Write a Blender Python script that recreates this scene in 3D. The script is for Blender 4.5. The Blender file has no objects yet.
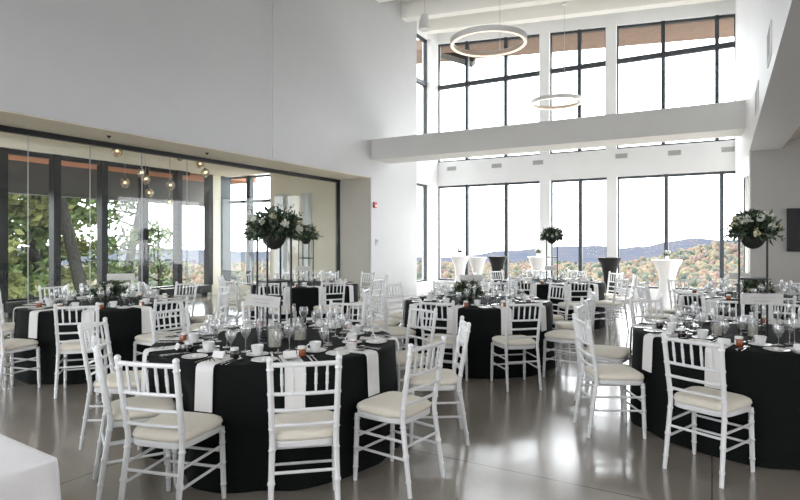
import bpy, math, random
from mathutils import Vector, Matrix, noise

random.seed(7)
R = math.radians
PI = math.pi
scene = bpy.context.scene
COL = scene.collection

# ------------------------------------------------------------------ camera
F = 553.0            # focal length in pixels (800 wide)
H = 240.0            # horizon row
CAMZ = 1.55
YAW = R(29.43)
FWD = Vector((-math.sin(YAW), math.cos(YAW), 0))
RGT = Vector((math.cos(YAW), math.sin(YAW), 0))

def ray(px):
    u = (px - 400) / F
    return FWD + RGT * u

def on_y(px, Y):
    d = ray(px)
    return d.x * Y / d.y, Y / d.y         # X, depth

def on_x(px, X):
    d = ray(px)
    return d.y * X / d.x, X / d.x         # Y, depth

def zat(y, d):
    return CAMZ + (H - y) * d / F

def proj(p):
    v = Vector(p) - Vector((0, 0, CAMZ))
    d = v.dot(FWD)
    if d < 0.2:
        return None
    return 400 + F * v.dot(RGT) / d, H - F * v.z / d, d

cam_d = bpy.data.cameras.new('camera')
cam = bpy.data.objects.new('camera', cam_d)
COL.objects.link(cam)
cam.location = (0, 0, CAMZ)
cam.rotation_euler = (R(90), 0, YAW)
cam_d.sensor_width = 36
cam_d.lens = F / 800 * 36
cam_d.shift_y = -10 / 800
cam_d.clip_end = 5000
scene.camera = cam

# ------------------------------------------------------------------ materials
def nodes_of(name):
    m = bpy.data.materials.new(name)
    m.use_nodes = True
    nt = m.node_tree
    return m, nt, nt.nodes['Principled BSDF']

def mat(name, col, rough=0.5, metal=0.0, var=0.04, scale=30.0, bump=0.0, spec=0.5, coat=0.0, sheen=0.0, emit=None, estr=0.0):
    m, nt, b = nodes_of(name)
    tc = nt.nodes.new('ShaderNodeTexCoord')
    nz = nt.nodes.new('ShaderNodeTexNoise')
    nz.inputs['Scale'].default_value = scale
    nz.inputs['Detail'].default_value = 4
    nt.links.new(tc.outputs['Object'], nz.inputs['Vector'])
    rp = nt.nodes.new('ShaderNodeValToRGB')
    c0 = [max(0, c * (1 - var)) for c in col] + [1]
    c1 = [min(1, c * (1 + var)) for c in col] + [1]
    rp.color_ramp.elements[0].position = 0.3
    rp.color_ramp.elements[1].position = 0.7
    rp.color_ramp.elements[0].color = c0
    rp.color_ramp.elements[1].color = c1
    nt.links.new(nz.outputs['Fac'], rp.inputs['Fac'])
    nt.links.new(rp.outputs['Color'], b.inputs['Base Color'])
    b.inputs['Roughness'].default_value = rough
    b.inputs['Metallic'].default_value = metal
    b.inputs['Specular IOR Level'].default_value = spec
    b.inputs['Coat Weight'].default_value = coat
    b.inputs['Sheen Weight'].default_value = sheen
    if emit:
        b.inputs['Emission Color'].default_value = (*emit, 1)
        b.inputs['Emission Strength'].default_value = estr
    if bump:
        bp = nt.nodes.new('ShaderNodeBump')
        bp.inputs['Strength'].default_value = bump
        bp.inputs['Distance'].default_value = 0.01
        nt.links.new(nz.outputs['Fac'], bp.inputs['Height'])
        nt.links.new(bp.outputs['Normal'], b.inputs['Normal'])
    return m

def glass_mat(name, tint=(1, 1, 1), f0=0.06, fmax=0.7, rough=0.0, haze=0.0):
    """thin sheet of glass: see-through with a mirror-like reflection that grows at grazing angles"""
    m = bpy.data.materials.new(name)
    m.use_nodes = True
    nt = m.node_tree
    nt.nodes.clear()
    out = nt.nodes.new('ShaderNodeOutputMaterial')
    tr = nt.nodes.new('ShaderNodeBsdfTransparent')
    tr.inputs['Color'].default_value = (*tint, 1)
    gl = nt.nodes.new('ShaderNodeBsdfGlossy')
    gl.inputs['Roughness'].default_value = rough
    lw = nt.nodes.new('ShaderNodeLayerWeight')
    lw.inputs['Blend'].default_value = 0.5
    pw = nt.nodes.new('ShaderNodeMath'); pw.operation = 'POWER'; pw.inputs[1].default_value = 4.0
    ma = nt.nodes.new('ShaderNodeMath'); ma.operation = 'MULTIPLY_ADD'
    ma.inputs[1].default_value = fmax - f0; ma.inputs[2].default_value = f0
    nt.links.new(lw.outputs['Facing'], pw.inputs[0])
    nt.links.new(pw.outputs[0], ma.inputs[0])
    mx = nt.nodes.new('ShaderNodeMixShader')
    nt.links.new(ma.outputs[0], mx.inputs[0])
    nt.links.new(tr.outputs[0], mx.inputs[1])
    nt.links.new(gl.outputs[0], mx.inputs[2])
    last = mx
    if haze:
        df = nt.nodes.new('ShaderNodeBsdfDiffuse'); df.inputs['Color'].default_value = (.9, .9, .9, 1)
        m2 = nt.nodes.new('ShaderNodeMixShader'); m2.inputs[0].default_value = haze
        nt.links.new(mx.outputs[0], m2.inputs[1]); nt.links.new(df.outputs[0], m2.inputs[2])
        last = m2
    nt.links.new(last.outputs[0], out.inputs['Surface'])
    return m

M = {}
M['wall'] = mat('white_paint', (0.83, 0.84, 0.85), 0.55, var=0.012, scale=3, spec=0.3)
M['wall_soft'] = mat('soft_white_paint', (0.515, 0.52, 0.53), 0.6, var=0.012, scale=3, spec=0.25)  # one even, darker base tone for the left wall
M['wall_grey'] = mat('grey_paint', (0.43, 0.42, 0.40), 0.6, var=0.015, scale=3, spec=0.3)
M['beam'] = mat('beam_paint', (0.66, 0.66, 0.65), 0.6, var=0.012, scale=3, spec=0.3)
M['cream'] = mat('cream_paint', (0.88, 0.82, 0.70), 0.6, var=0.012, scale=3, spec=0.3)
M['ceil'] = mat('ceiling_paint', (0.88, 0.87, 0.84), 0.6, var=0.012, scale=2, spec=0.3)
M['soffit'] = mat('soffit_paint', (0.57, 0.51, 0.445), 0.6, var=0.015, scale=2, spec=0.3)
M['black_metal'] = mat('black_aluminium', (0.016, 0.017, 0.019), 0.4, 0.0, var=0.1, spec=0.25)
M['steel_frame'] = mat('dark_grey_frame', (0.045, 0.055, 0.065), 0.4, 0.3, var=0.1)
M['chair'] = mat('white_chair_lacquer', (0.80, 0.815, 0.83), 0.28, var=0.015, scale=14, coat=0.25)
M['cushion'] = mat('ivory_cushion_fabric', (0.80, 0.755, 0.66), 0.85, var=0.04, scale=90, bump=0.1, sheen=0.2)
M['cloth'] = mat('black_linen', (0.0075, 0.0095, 0.0095), 0.85, var=0.2, scale=140, bump=0.12, spec=0.12, sheen=0.02)
M['white_cloth'] = mat('white_linen', (0.86, 0.86, 0.89), 0.8, var=0.02, scale=120, bump=0.08, sheen=0.1)
M['napkin'] = mat('white_napkin', (0.83, 0.83, 0.83), 0.8, var=0.02, scale=160, bump=0.1)
M['stretch_white'] = mat('white_stretch_cover', (0.86, 0.86, 0.87), 0.7, var=0.02, scale=80)
M['stretch_black'] = mat('black_stretch_cover', (0.012, 0.013, 0.014), 0.6, var=0.1, scale=80, spec=0.3)
M['china'] = mat('white_china', (0.80, 0.81, 0.81), 0.18, var=0.01, coat=0.4)
M['silver'] = mat('cutlery_steel', (0.62, 0.62, 0.62), 0.2, 1.0, var=0.03)
M['amber'] = mat('amber_preserve', (0.32, 0.085, 0.03), 0.25, var=0.2, scale=60, coat=0.5)
M['dark_jar'] = mat('dark_preserve', (0.018, 0.014, 0.014), 0.2, var=0.2, scale=60, coat=0.5)
M['lid'] = mat('white_jar_lid', (0.78, 0.78, 0.76), 0.4, var=0.02)
M['card'] = mat('white_card', (0.82, 0.82, 0.82), 0.7, var=0.02)
M['sign'] = mat('whitewashed_wood', (0.62, 0.62, 0.61), 0.7, var=0.06, scale=18)
M['ink'] = mat('grey_ink', (0.30, 0.30, 0.31), 0.7)
M['leaf'] = mat('dark_green_leaf', (0.026, 0.048, 0.024), 0.5, var=0.5, scale=25)
M['leaf_pale'] = mat('sage_leaf', (0.12, 0.155, 0.105), 0.6, var=0.4, scale=25)
M['bloom'] = mat('white_petals', (0.66, 0.68, 0.60), 0.7, var=0.12, scale=60)
M['bloom_cream'] = mat('cream_petals', (0.58, 0.55, 0.38), 0.7, var=0.12, scale=60)
M['bowl'] = mat('dark_moss_bowl', (0.020, 0.020, 0.018), 0.8, var=0.4, scale=50, bump=0.3)
M['wax'] = mat('cream_wax', (0.80, 0.74, 0.58), 0.5, var=0.02)
M['red'] = mat('red_plastic', (0.42, 0.035, 0.04), 0.4)
M['plate_grey'] = mat('grey_plastic', (0.42, 0.43, 0.44), 0.4)
M['vent'] = mat('grille_metal', (0.52, 0.52, 0.51), 0.5, 0.2)
M['vent_soft'] = mat('grille_shadow_gap', (0.40, 0.40, 0.41), 0.6)
M['vent_dark'] = mat('grille_gap', (0.20, 0.20, 0.20), 0.6)
M['lamp_white'] = mat('lamp_white_metal', (0.66, 0.66, 0.65), 0.4)
M['led'] = mat('led_diffuser', (0.9, 0.85, 0.78), 0.5, emit=(1.0, 0.80, 0.62), estr=0.45)
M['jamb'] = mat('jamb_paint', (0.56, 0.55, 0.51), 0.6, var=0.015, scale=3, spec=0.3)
M['ring_inner'] = mat('warm_grey_band', (0.62, 0.50, 0.40), 0.5)
M['filament'] = mat('warm_bulb', (0.9, 0.7, 0.4), 0.4, emit=(1.0, 0.72, 0.38), estr=2.5)
M['wood_soffit'] = mat('cedar_soffit', (0.30, 0.115, 0.052), 0.6, var=0.2, scale=8)
M['brown_soffit'] = mat('pale_cedar_eave', (0.17, 0.115, 0.088), 0.6, var=0.12, scale=6)
M['fascia'] = mat('grey_steel_fascia', (0.085, 0.085, 0.08), 0.6, var=0.1, scale=4)
M['terrace'] = mat('terrace_concrete', (0.55, 0.53, 0.50), 0.8, var=0.06, scale=5)
M['screen'] = mat('screen_black', (0.010, 0.010, 0.012), 0.25, var=0.1)
M['rubber'] = mat('convector_dark', (0.03, 0.032, 0.034), 0.5, 0.2)
M['bark'] = mat('grey_bark', (0.034, 0.032, 0.028), 0.9, var=0.35, scale=9, bump=0.6, spec=0.0)
M['tree_leaf'] = mat('mixed_green_needles', (0.085, 0.115, 0.045), 0.8, var=0.55, scale=1.6, spec=0.1)
M['tree_olive'] = mat('olive_needles', (0.125, 0.130, 0.050), 0.8, var=0.5, scale=1.6, spec=0.1)
M['glass'] = glass_mat('window_glass', (0.97, 0.985, 0.985), 0.001, 0.10)
M['glass_part'] = glass_mat('partition_glass', (0.95, 0.975, 0.97), 0.028, 0.28)
M['glassware'] = glass_mat('table_glass', (0.95, 0.96, 0.965), 0.17, 0.95, rough=0.03, haze=.07)  # white diffuse mixed in to stand for bright highlights on the glasses
M['globe'] = glass_mat('smoked_globe_glass', (0.72, 0.64, 0.54), 0.20, 0.9, rough=0.05, haze=.10)
M['panel_pale'] = mat('pale_panel', (0.66, 0.68, 0.70), 0.4, var=0.02)

def floor_mat():
    m, nt, b = nodes_of('polished_concrete')
    tc = nt.nodes.new('ShaderNodeTexCoord')
    n1 = nt.nodes.new('ShaderNodeTexNoise'); n1.inputs['Scale'].default_value = 0.7; n1.inputs['Detail'].default_value = 8
    n2 = nt.nodes.new('ShaderNodeTexNoise'); n2.inputs['Scale'].default_value = 60; n2.inputs['Detail'].default_value = 3
    for n in (n1, n2):
        nt.links.new(tc.outputs['Object'], n.inputs['Vector'])
    rp = nt.nodes.new('ShaderNodeValToRGB')
    rp.color_ramp.elements[0].position = 0.3; rp.color_ramp.elements[0].color = (0.300, 0.270, 0.234, 1)
    rp.color_ramp.elements[1].position = 0.72; rp.color_ramp.elements[1].color = (0.390, 0.352, 0.306, 1)
    nt.links.new(n1.outputs['Fac'], rp.inputs['Fac'])
    mx = nt.nodes.new('ShaderNodeMixRGB'); mx.blend_type = 'MULTIPLY'; mx.inputs[0].default_value = 0.25
    nt.links.new(rp.outputs['Color'], mx.inputs[1]); nt.links.new(n2.outputs['Fac'], mx.inputs[2])
    # saw-cut joints
    br = nt.nodes.new('ShaderNodeTexBrick')
    br.offset = 0.0
    br.inputs['Scale'].default_value = 1.0
    br.inputs['Brick Width'].default_value = 3.6; br.inputs['Row Height'].default_value = 3.6
    br.inputs['Mortar Size'].default_value = 0.006
    br.inputs['Color1'].default_value = (1, 1, 1, 1); br.inputs['Color2'].default_value = (1, 1, 1, 1)
    br.inputs['Mortar'].default_value = (0.45, 0.45, 0.45, 1)
    nt.links.new(tc.outputs['Object'], br.inputs['Vector'])
    m2 = nt.nodes.new('ShaderNodeMixRGB'); m2.blend_type = 'MULTIPLY'; m2.inputs[0].default_value = 1
    nt.links.new(mx.outputs[0], m2.inputs[1]); nt.links.new(br.outputs['Color'], m2.inputs[2])
    nt.links.new(m2.outputs[0], b.inputs['Base Color'])
    rr = nt.nodes.new('ShaderNodeMapRange')
    rr.inputs['To Min'].default_value = 0.11; rr.inputs['To Max'].default_value = 0.20
    nt.links.new(n1.outputs['Fac'], rr.inputs['Value'])
    nt.links.new(rr.outputs[0], b.inputs['Roughness'])
    b.inputs['Specular IOR Level'].default_value = 0.5
    b.inputs['Coat Weight'].default_value = 0.7
    b.inputs['Coat Roughness'].default_value = 0.16
    return m
M['floor'] = floor_mat()

def forest_mat(name, cols, cell, blend_cols=None):
    m, nt, b = nodes_of(name)
    tc = nt.nodes.new('ShaderNodeTexCoord')
    vo = nt.nodes.new('ShaderNodeTexVoronoi'); vo.inputs['Scale'].default_value = 1.0 / cell
    nt.links.new(tc.outputs['Object'], vo.inputs['Vector'])
    nz = nt.nodes.new('ShaderNodeTexNoise'); nz.inputs['Scale'].default_value = 0.35 / cell; nz.inputs['Detail'].default_value = 5
    nt.links.new(tc.outputs['Object'], nz.inputs['Vector'])
    sp = nt.nodes.new('ShaderNodeSeparateColor')
    nt.links.new(vo.outputs['Color'], sp.inputs[0])
    ad = nt.nodes.new('ShaderNodeMath'); ad.operation = 'MULTIPLY_ADD'; ad.inputs[1].default_value = 0.5
    nt.links.new(sp.outputs[0], ad.inputs[0])
    mm = nt.nodes.new('ShaderNodeMath'); mm.operation = 'MULTIPLY'; mm.inputs[1].default_value = 0.55
    nt.links.new(nz.outputs['Fac'], mm.inputs[0]); nt.links.new(mm.outputs[0], ad.inputs[2])
    rp = nt.nodes.new('ShaderNodeValToRGB')
    el = rp.color_ramp.elements
    while len(el) < len(cols):
        el.new(0.5)
    for i, c in enumerate(cols):
        el[i].position = i / (len(cols) - 1) * 0.8 + 0.1
        el[i].color = (*c, 1)
    nt.links.new(ad.outputs[0], rp.inputs['Fac'])
    nt.links.new(rp.outputs['Color'], b.inputs['Base Color'])
    b.inputs['Roughness'].default_value = 1.0
    b.inputs['Specular IOR Level'].default_value = 0.0
    return m

# ------------------------------------------------------------------ mesh builder
class MB:
    def __init__(self):
        self.v = []; self.f = []

    def add(self, verts, faces):
        o = len(self.v)
        self.v += [tuple(p) for p in verts]
        self.f += [tuple(i + o for i in f) for f in faces]
        return self

    def box(self, x0, x1, y0, y1, z0, z1, mtx=None):
        vs = [Vector((x, y, z)) for x in (x0, x1) for y in (y0, y1) for z in (z0, z1)]
        if mtx:
            vs = [mtx @ p for p in vs]
        return self.add(vs, [(0, 1, 3, 2), (4, 6, 7, 5), (0, 4, 5, 1), (2, 3, 7, 6), (0, 2, 6, 4), (1, 5, 7, 3)])

    def prism(self, poly, axis, a0, a1):
        """polygon of 2D points extruded along an axis ('x','y','z')"""
        n = len(poly)
        def p3(p, a):
            if axis == 'x': return (a, p[0], p[1])
            if axis == 'y': return (p[0], a, p[1])
            return (p[0], p[1], a)
        vs = [p3(p, a0) for p in poly] + [p3(p, a1) for p in poly]
        fs = [tuple(range(n))[::-1], tuple(range(n, 2 * n))]
        fs += [(i, (i + 1) % n, n + (i + 1) % n, n + i) for i in range(n)]
        return self.add(vs, fs)

    def tube(self, pts, rad, n=8, cap=True):
        pts = [Vector(p) for p in pts]
        k = len(pts)
        rs = rad if isinstance(rad, (list, tuple)) else [rad] * k
        t0 = (pts[1] - pts[0]).normalized()
        ref = Vector((0, 0, 1)) if abs(t0.z) < 0.9 else Vector((1, 0, 0))
        a = t0.cross(ref).normalized()
        vs = []
        for i, p in enumerate(pts):
            t = (pts[min(i + 1, k - 1)] - pts[max(i - 1, 0)]).normalized()
            a = (a - t * a.dot(t)).normalized()
            b = t.cross(a)
            for j in range(n):
                an = 2 * PI * j / n
                vs.append(p + (a * math.cos(an) + b * math.sin(an)) * rs[i])
        fs = []
        for i in range(k - 1):
            for j in range(n):
                j2 = (j + 1) % n
                fs.append((i * n + j, i * n + j2, (i + 1) * n + j2, (i + 1) * n + j))
        if cap:
            fs.append(tuple(range(n))[::-1]); fs.append(tuple((k - 1) * n + j for j in range(n)))
        return self.add(vs, fs)

    def lathe(self, prof, n=20, c=(0, 0, 0), cap0=False, cap1=False, wob=None):
        vs = []
        for (r, z) in prof:
            for j in range(n):
                a = 2 * PI * j / n
                rr = r * (wob(a, z) if wob else 1)
                vs.append((c[0] + rr * math.cos(a), c[1] + rr * math.sin(a), c[2] + z))
        fs = []
        for i in range(len(prof) - 1):
            for j in range(n):
                j2 = (j + 1) % n
                fs.append((i * n + j, i * n + j2, (i + 1) * n + j2, (i + 1) * n + j))
        if cap0: fs.append(tuple(range(n))[::-1])
        if cap1: fs.append(tuple((len(prof) - 1) * n + j for j in range(n)))
        return self.add(vs, fs)

    def ball(self, c, r, n=8, m=6, sq=(1, 1, 1), rough=0.0):
        vs = []; fs = []
        c = Vector(c)
        for i in range(m + 1):
            th = PI * i / m
            for j in range(n):
                ph = 2 * PI * j / n
                q = 1 + rough * (random.random() - 0.5)
                vs.append(c + Vector((math.sin(th) * math.cos(ph) * sq[0], math.sin(th) * math.sin(ph) * sq[1], math.cos(th) * sq[2])) * r * q)
        for i in range(m):
            for j in range(n):
                j2 = (j + 1) % n
                fs.append((i * n + j, (i + 1) * n + j, (i + 1) * n + j2, i * n + j2))
        return self.add(vs, fs)

    def leaf(self, base, d, length, width, droop=0.0):
        d = Vector(d).normalized()
        s = d.cross(Vector((random.uniform(-1, 1), random.uniform(-1, 1), random.uniform(-.3, 1)))).normalized()
        b = Vector(base)
        mid = b + d * length * 0.5 + Vector((0, 0, -droop * 0.3))
        tip = b + d * length + Vector((0, 0, -droop))
        nrm = d.cross(s) * width * 0.25
        return self.add([b, mid + s * width / 2 + nrm, tip, mid - s * width / 2 + nrm], [(0, 1, 2, 3)])

    def mesh(self, name, m, smooth=True, angle=40, bevel=0):
        me = bpy.data.meshes.new(name)
        me.from_pydata(self.v, [], self.f)
        me.validate()
        me.update()
        if smooth:
            me.polygons.foreach_set('use_smooth', [True] * len(me.polygons))
            me.set_sharp_from_angle(angle=R(angle))
        me.materials.append(M[m] if isinstance(m, str) else m)
        return me

    def build(self, name, m, parent=None, smooth=True, angle=40, bevel=0):
        o = bpy.data.objects.new(name, self.mesh(name, m, smooth, angle))
        COL.objects.link(o)
        if parent:
            o.parent = parent
        if bevel:
            bv = o.modifiers.new('edge', 'BEVEL'); bv.width = bevel; bv.segments = 2; bv.limit_method = 'ANGLE'
        return o

def put(name, me, parent=None):
    o = bpy.data.objects.new(name, me)
    COL.objects.link(o)
    if parent: o.parent = parent
    return o

def tag(o, label, cat, group=None, kind=None):
    o['label'] = label; o['category'] = cat
    if group: o['group'] = group
    if kind: o['kind'] = kind
    return o

def empty(name, loc=(0, 0, 0), rz=0.0):
    o = bpy.data.objects.new(name, None)
    o.empty_display_size = 0.1
    COL.objects.link(o)
    o.location = loc
    o.rotation_euler = (0, 0, rz)
    return o

def struct(o, label=None, cat=None):
    o['kind'] = 'structure'
    if label:
        o['label'] = label; o['category'] = cat
    return o

def copy_tree(o, parent=None):
    c = o.copy()
    COL.objects.link(c)
    if parent: c.parent = parent
    for ch in list(o.children):
        copy_tree(ch, c)
    return c

# ------------------------------------------------------------------ layout constants
XW = -7.40        # left wall face
XG = -8.38        # partition glass
XF = -12.40       # outer windows of the side gallery
YB = 11.65        # beam front / end of the opening
YW = 15.50        # window wall
ZO = 3.11         # head of the big opening
ZC = 3.40         # gallery ceiling
ZSILL, ZLOW, ZUP, ZTR = 0.30, 3.22, 3.95, 6.29

def roof_z(x):    # sloping ceiling
    return 7.63 - (x + 7.42) * 0.0795

# ------------------------------------------------------------------ setting
def setting():
    struct(MB().box(-12.7, 9, -7, 15.8, -0.25, 0).build('floor', 'floor', smooth=False), 'polished grey-brown concrete floor reflecting the windows', 'floor')
    # left wall: thick bulkhead over the opening, solid pier beyond it
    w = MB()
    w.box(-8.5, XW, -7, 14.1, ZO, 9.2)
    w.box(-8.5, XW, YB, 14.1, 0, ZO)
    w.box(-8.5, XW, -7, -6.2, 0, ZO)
    struct(w.build('wall_left', 'wall_soft', smooth=False), 'tall white wall above the glazed opening', 'wall')
    # reveal lining of the opening (cream painted)
    rv = MB()
    rv.box(-8.5, XW - 0.02, -6.2, YB - 0.012, ZO - 0.012, ZO)
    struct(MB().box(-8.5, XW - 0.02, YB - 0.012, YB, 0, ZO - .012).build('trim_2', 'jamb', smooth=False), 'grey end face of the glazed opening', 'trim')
    struct(rv.build('trim_1', 'cream', smooth=False), 'cream lining inside the glazed opening', 'trim')
    # corner beyond the wall: spandrel and header over the narrow side window
    s = MB()
    s.box(-7.72, -7.40, 14.1, YW + .25, ZLOW, ZUP)
    s.box(-7.72, -7.40, 14.1, YW + .25, roof_z(-7.42), 9.2)
    s.box(-7.72, -7.40, 14.1, YW + .25, 0, ZSILL)
    s.box(-7.72, -7.42, 15.06, YW + .25, ZSILL, ZLOW)
    s.box(-7.72, -7.42, 15.06, YW + .25, ZUP, roof_z(-7.42))
    struct(s.build('column_corner', 'wall', smooth=False), 'white corner pier between narrow side window and window wall', 'column')
    # window wall
    xe_low, xe_up = 0.69, 0.49
    b = MB()
    b.box(-7.42, 1.2, YW, YW + .3, 0, ZSILL)
    b.box(-7.42, 1.2, YW, YW + .3, ZLOW, ZUP)
    b.prism([(-7.42, roof_z(-7.42)), (0.9, roof_z(0.9)), (0.9, 9.2), (-7.42, 9.2)], 'y', YW, YW + .3)
    for (pl, pr, ql, qr) in ((540, 550.5, 540, 549.6), (607, 617.3, 606, 616.6)):
        b.box(on_y(pl, YW)[0], on_y(pr, YW)[0], YW - .06, YW + .3, ZSILL, ZLOW)
        b.box(on_y(ql, YW)[0], on_y(qr, YW)[0], YW - .06, YW + .3, ZUP, roof_z(-4))
    b.box(xe_low, 1.2, YW, YW + .3, ZSILL, ZLOW)
    b.box(xe_up, 1.2, YW, YW + .3, ZUP, 9)
    struct(b.build('wall_back', 'wall', smooth=False), 'white window wall with piers between the glazing', 'wall')
    # windows
    bays_low = [(437, [466, 505.6], 540), (550.5, [580], 607), (617.3, [666, 721.8], 745.5)]
    bays_up = [(437, [466, 505], 540), (549.6, [579], 606), (616.6, [663, 717], 736)]
    n = 1
    def window(n, lvl, a, mids, c, label):
        root = empty('window_%d' % n, (0, 0, 0))
        struct(root, label, 'window')
        x0 = on_y(a, YW)[0]; x1 = on_y(c, YW)[0]
        fr = MB()
        z0 = ZSILL if lvl == 0 else ZUP
        t = 0.035
        zt0 = ZLOW if lvl == 0 else roof_z(x0); zt1 = ZLOW if lvl == 0 else roof_z(x1)
        y0, y1 = YW + .08, YW + .17
        fr.box(x0, x1, y0, y1, z0, z0 + .05)
        fr.prism([(x0, zt0 - .06), (x1, zt1 - .06), (x1, zt1), (x0, zt0)], 'y', y0, y1)
        for xx in (x0, x1 - t):
            zt = zt0 if xx == x0 else zt1
            fr.box(xx, xx + t, y0, y1, z0, zt)
        fr.build('frame', 'steel_frame', root, smooth=False)
        for mpx in mids:
            xm = on_y(mpx, YW)[0]
            zt = ZLOW if lvl == 0 else roof_z(xm)
            MB().box(xm - .045, xm + .045, YW + .03, YW + .17, z0, zt).build('mullion', 'steel_frame', root, smooth=False)
        if lvl == 1:
            MB().box(x0, x1, YW + .05, YW + .17, ZTR - .07, ZTR + .05).build('transom', 'steel_frame', root, smooth=False)
        MB().prism([(x0, z0), (x1, z0), (x1, zt1), (x0, zt0)], 'y', YW + .12, YW + .128).build('glass', 'glass', root, smooth=False)
    nm = ['three-pane', 'two-pane', 'three-pane']
    wh = ['next to the corner pier', 'between the two white piers', 'next to the grey wall']
    for i, (a, ms, c) in enumerate(bays_low):
        window(n, 0, a, ms, c, 'tall %s lower window %s' % (nm[i], wh[i])); n += 1
    for i, (a, ms, c) in enumerate(bays_up):
        window(n, 1, a, ms, c, '%s upper window above the beam, %s' % (nm[i], wh[i])); n += 1
    # narrow side windows beyond the left wall
    for (z0, z1, lb) in ((ZSILL, ZLOW, 'narrow lower side window beyond the white wall'), (ZUP, roof_z(-7.42), 'narrow upper side window beyond the white wall')):
        root = struct(empty('window_%d' % n), lb, 'window'); n += 1
        fr = MB()
        fr.box(-7.66, -7.56, 14.1, 15.06, z1 - .06, z1); fr.box(-7.66, -7.56, 14.1, 15.06, z0, z0 + .05)
        fr.box(-7.66, -7.56, 15.03, 15.06, z0, z1)
        fr.build('frame', 'steel_frame', root, smooth=False)
        if z1 > 5:
            MB().box(-7.67, -7.55, 14.1, 15.06, ZTR - .07, ZTR + .05).build('transom', 'steel_frame', root, smooth=False)
        MB().box(-7.615, -7.607, 14.1, 15.06, z0, z1).build('glass', 'glass', root, smooth=False)
    # beam
    zb0, zb1 = 3.55, 4.055
    struct(MB().box(XW, 0.56, YB, YB + .85, zb0, zb1).build('beam', 'beam', smooth=False), 'grey beam spanning the hall in front of upper windows', 'beam')
    # right side: white bulkhead over a low grey ceiling
    k = MB()
    pts = [(0.38, -7), (0.435, 4.2), (0.548, 11.0), (0.49, YB + .85), (0.49, YW), (1.0, YW), (1.0, -7)]
    k.prism(pts, 'z', 3.045, 9.2)
    struct(k.build('wall_right', 'wall', smooth=False), 'white upper wall with grilles dropping to the low ceiling', 'wall')
    g = MB()
    g.box(0.56, 9, 11.0, 11.3, 0, 3.6)
    g.box(0.72, 1.0, 11.3, YW, 0, 0.3); g.box(0.72, 1.0, 11.3, 11.6, .3, 3.06); g.box(.72, 1.0, YW - .3, YW, .3, 3.06)  # unseen side opening added here to brighten the window piers
    struct(g.build('wall_right_end', 'wall_grey', smooth=False), 'grey end wall behind the dark screen', 'wall')
    c = MB()
    g_ = [(-7, [.39, 1.25, 9]), (4.2, [.445, 1.32, 9]), (11.0, [.558, 1.46, 9])]
    vs_ = []
    for yy, xs in g_:
        for xx in xs: vs_.append((xx, yy, 3.05 if xx < 1 else 3.26))
    for yy, xs in g_:
        for xx in xs: vs_.append((xx, yy, 3.45))
    fs_ = []
    for r_ in range(2):
        for q_ in range(2):
            a_ = r_ * 3 + q_
            fs_.append((a_, a_ + 1, a_ + 4, a_ + 3)); fs_.append((a_ + 9, a_ + 12, a_ + 13, a_ + 10))
    fs_ += [(0, 3, 12, 9), (3, 6, 15, 12), (2, 11, 14, 5), (5, 14, 17, 8), (0, 9, 10, 1), (1, 10, 11, 2), (6, 7, 16, 15), (7, 8, 17, 16)]
    c.add(vs_, fs_)
    struct(c.build('ceiling_low', 'soffit', smooth=False), 'low grey ceiling with small downlights', 'ceiling')
    # main ceiling with joists
    m = MB()
    m.prism([(-8.5, roof_z(-8.5) + .42), (1.0, roof_z(1.0) + .42), (1.0, 9.3), (-8.5, 9.3)], 'y', -7, YW + .3)
    struct(m.build('ceiling', 'ceil', smooth=False), 'sloping cream-white ceiling', 'ceiling')
    for i, yj in enumerate((14.55, 13.35, 11.9, 10.2, 8.2, 6.0, 3.6, 1.0, -1.8, -4.5)):
        j = MB()
        dz = -0.02 if i else 0.02
        j.prism([(XW, roof_z(XW) + dz), (0.5, roof_z(0.5) + dz), (0.5, roof_z(.5) + .45), (XW, roof_z(XW) + .45)], 'y', yj - .14, yj + .14)
        o = j.build('trim_joist', 'ceil', smooth=False)
        struct(o, 'white ceiling joist running along the window wall', 'joist')
        o['group'] = 'ceiling joists'
    # closing walls out of view, with openings put in for fill light
    q = MB()
    q.box(-8.5, 0.9, -7.3, -7, 0, 0.4); q.box(-8.5, 0.9, -7.3, -7, 3.2, 4.2); q.box(-8.5, 0.9, -7.3, -7, 6.6, 9.3)
    for xx in (-8.5, -5.8, -3.0, 0.1):
        q.box(xx, xx + .8, -7.3, -7, 0, 9.3)
    q.box(0.9, 9.3, -7.3, -7, 0, 3.6)
    q.box(9, 9.3, -7, 11.3, 0, 1.5); q.box(9, 9.3, -7, 11.3, 2.6, 3.6)
    for yy in (-7, -2.5, 2, 6.5, 10.5):
        q.box(9, 9.3, yy, yy + .8, 0, 3.6)
    struct(q.build('wall_front', 'wall', smooth=False), 'white walls behind the viewer', 'wall')
    # --- side gallery behind the partition
    a = MB()
    a.box(XF - .3, -8.5, -6.5, YB, ZC, ZC + .25)
    struct(a.build('ceiling_gallery', 'cream', smooth=False), 'cream ceiling of the side gallery', 'ceiling')
    xa = on_y(270, YB)[0]; xc = on_y(221, YB)[0]
    e = MB()
    e.box(xa, -8.5, YB, YB + .25, 0, ZC)
    e.box(XF - .25, xa, YB, YB + .25, 0, 0.25)
    e.box(XF - .25, -8.5, -6.75, -6.5, 0, ZC)
    struct(e.build('wall_gallery', 'cream', smooth=False), 'cream end wall of the side gallery', 'wall')
    # narrow pale panels on the end wall
    for (p0, p1, lb) in ((276, 289, 'narrow pale panel behind the big flower bowl'), (302, 312, 'narrow pale panel near the partition frame')):
        x0 = on_y(p0, YB)[0]; x1 = on_y(p1, YB)[0]
        o = MB().box(x0, x1, YB - .03, YB, 0.5, 2.80).build('trim_panel', 'panel_pale', smooth=False)
        struct(o, lb, 'panel')
    # outer windows of the gallery
    root = struct(empty('window_%d' % n), 'row of tall black-framed gallery windows facing the trees', 'window'); n += 1
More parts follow.
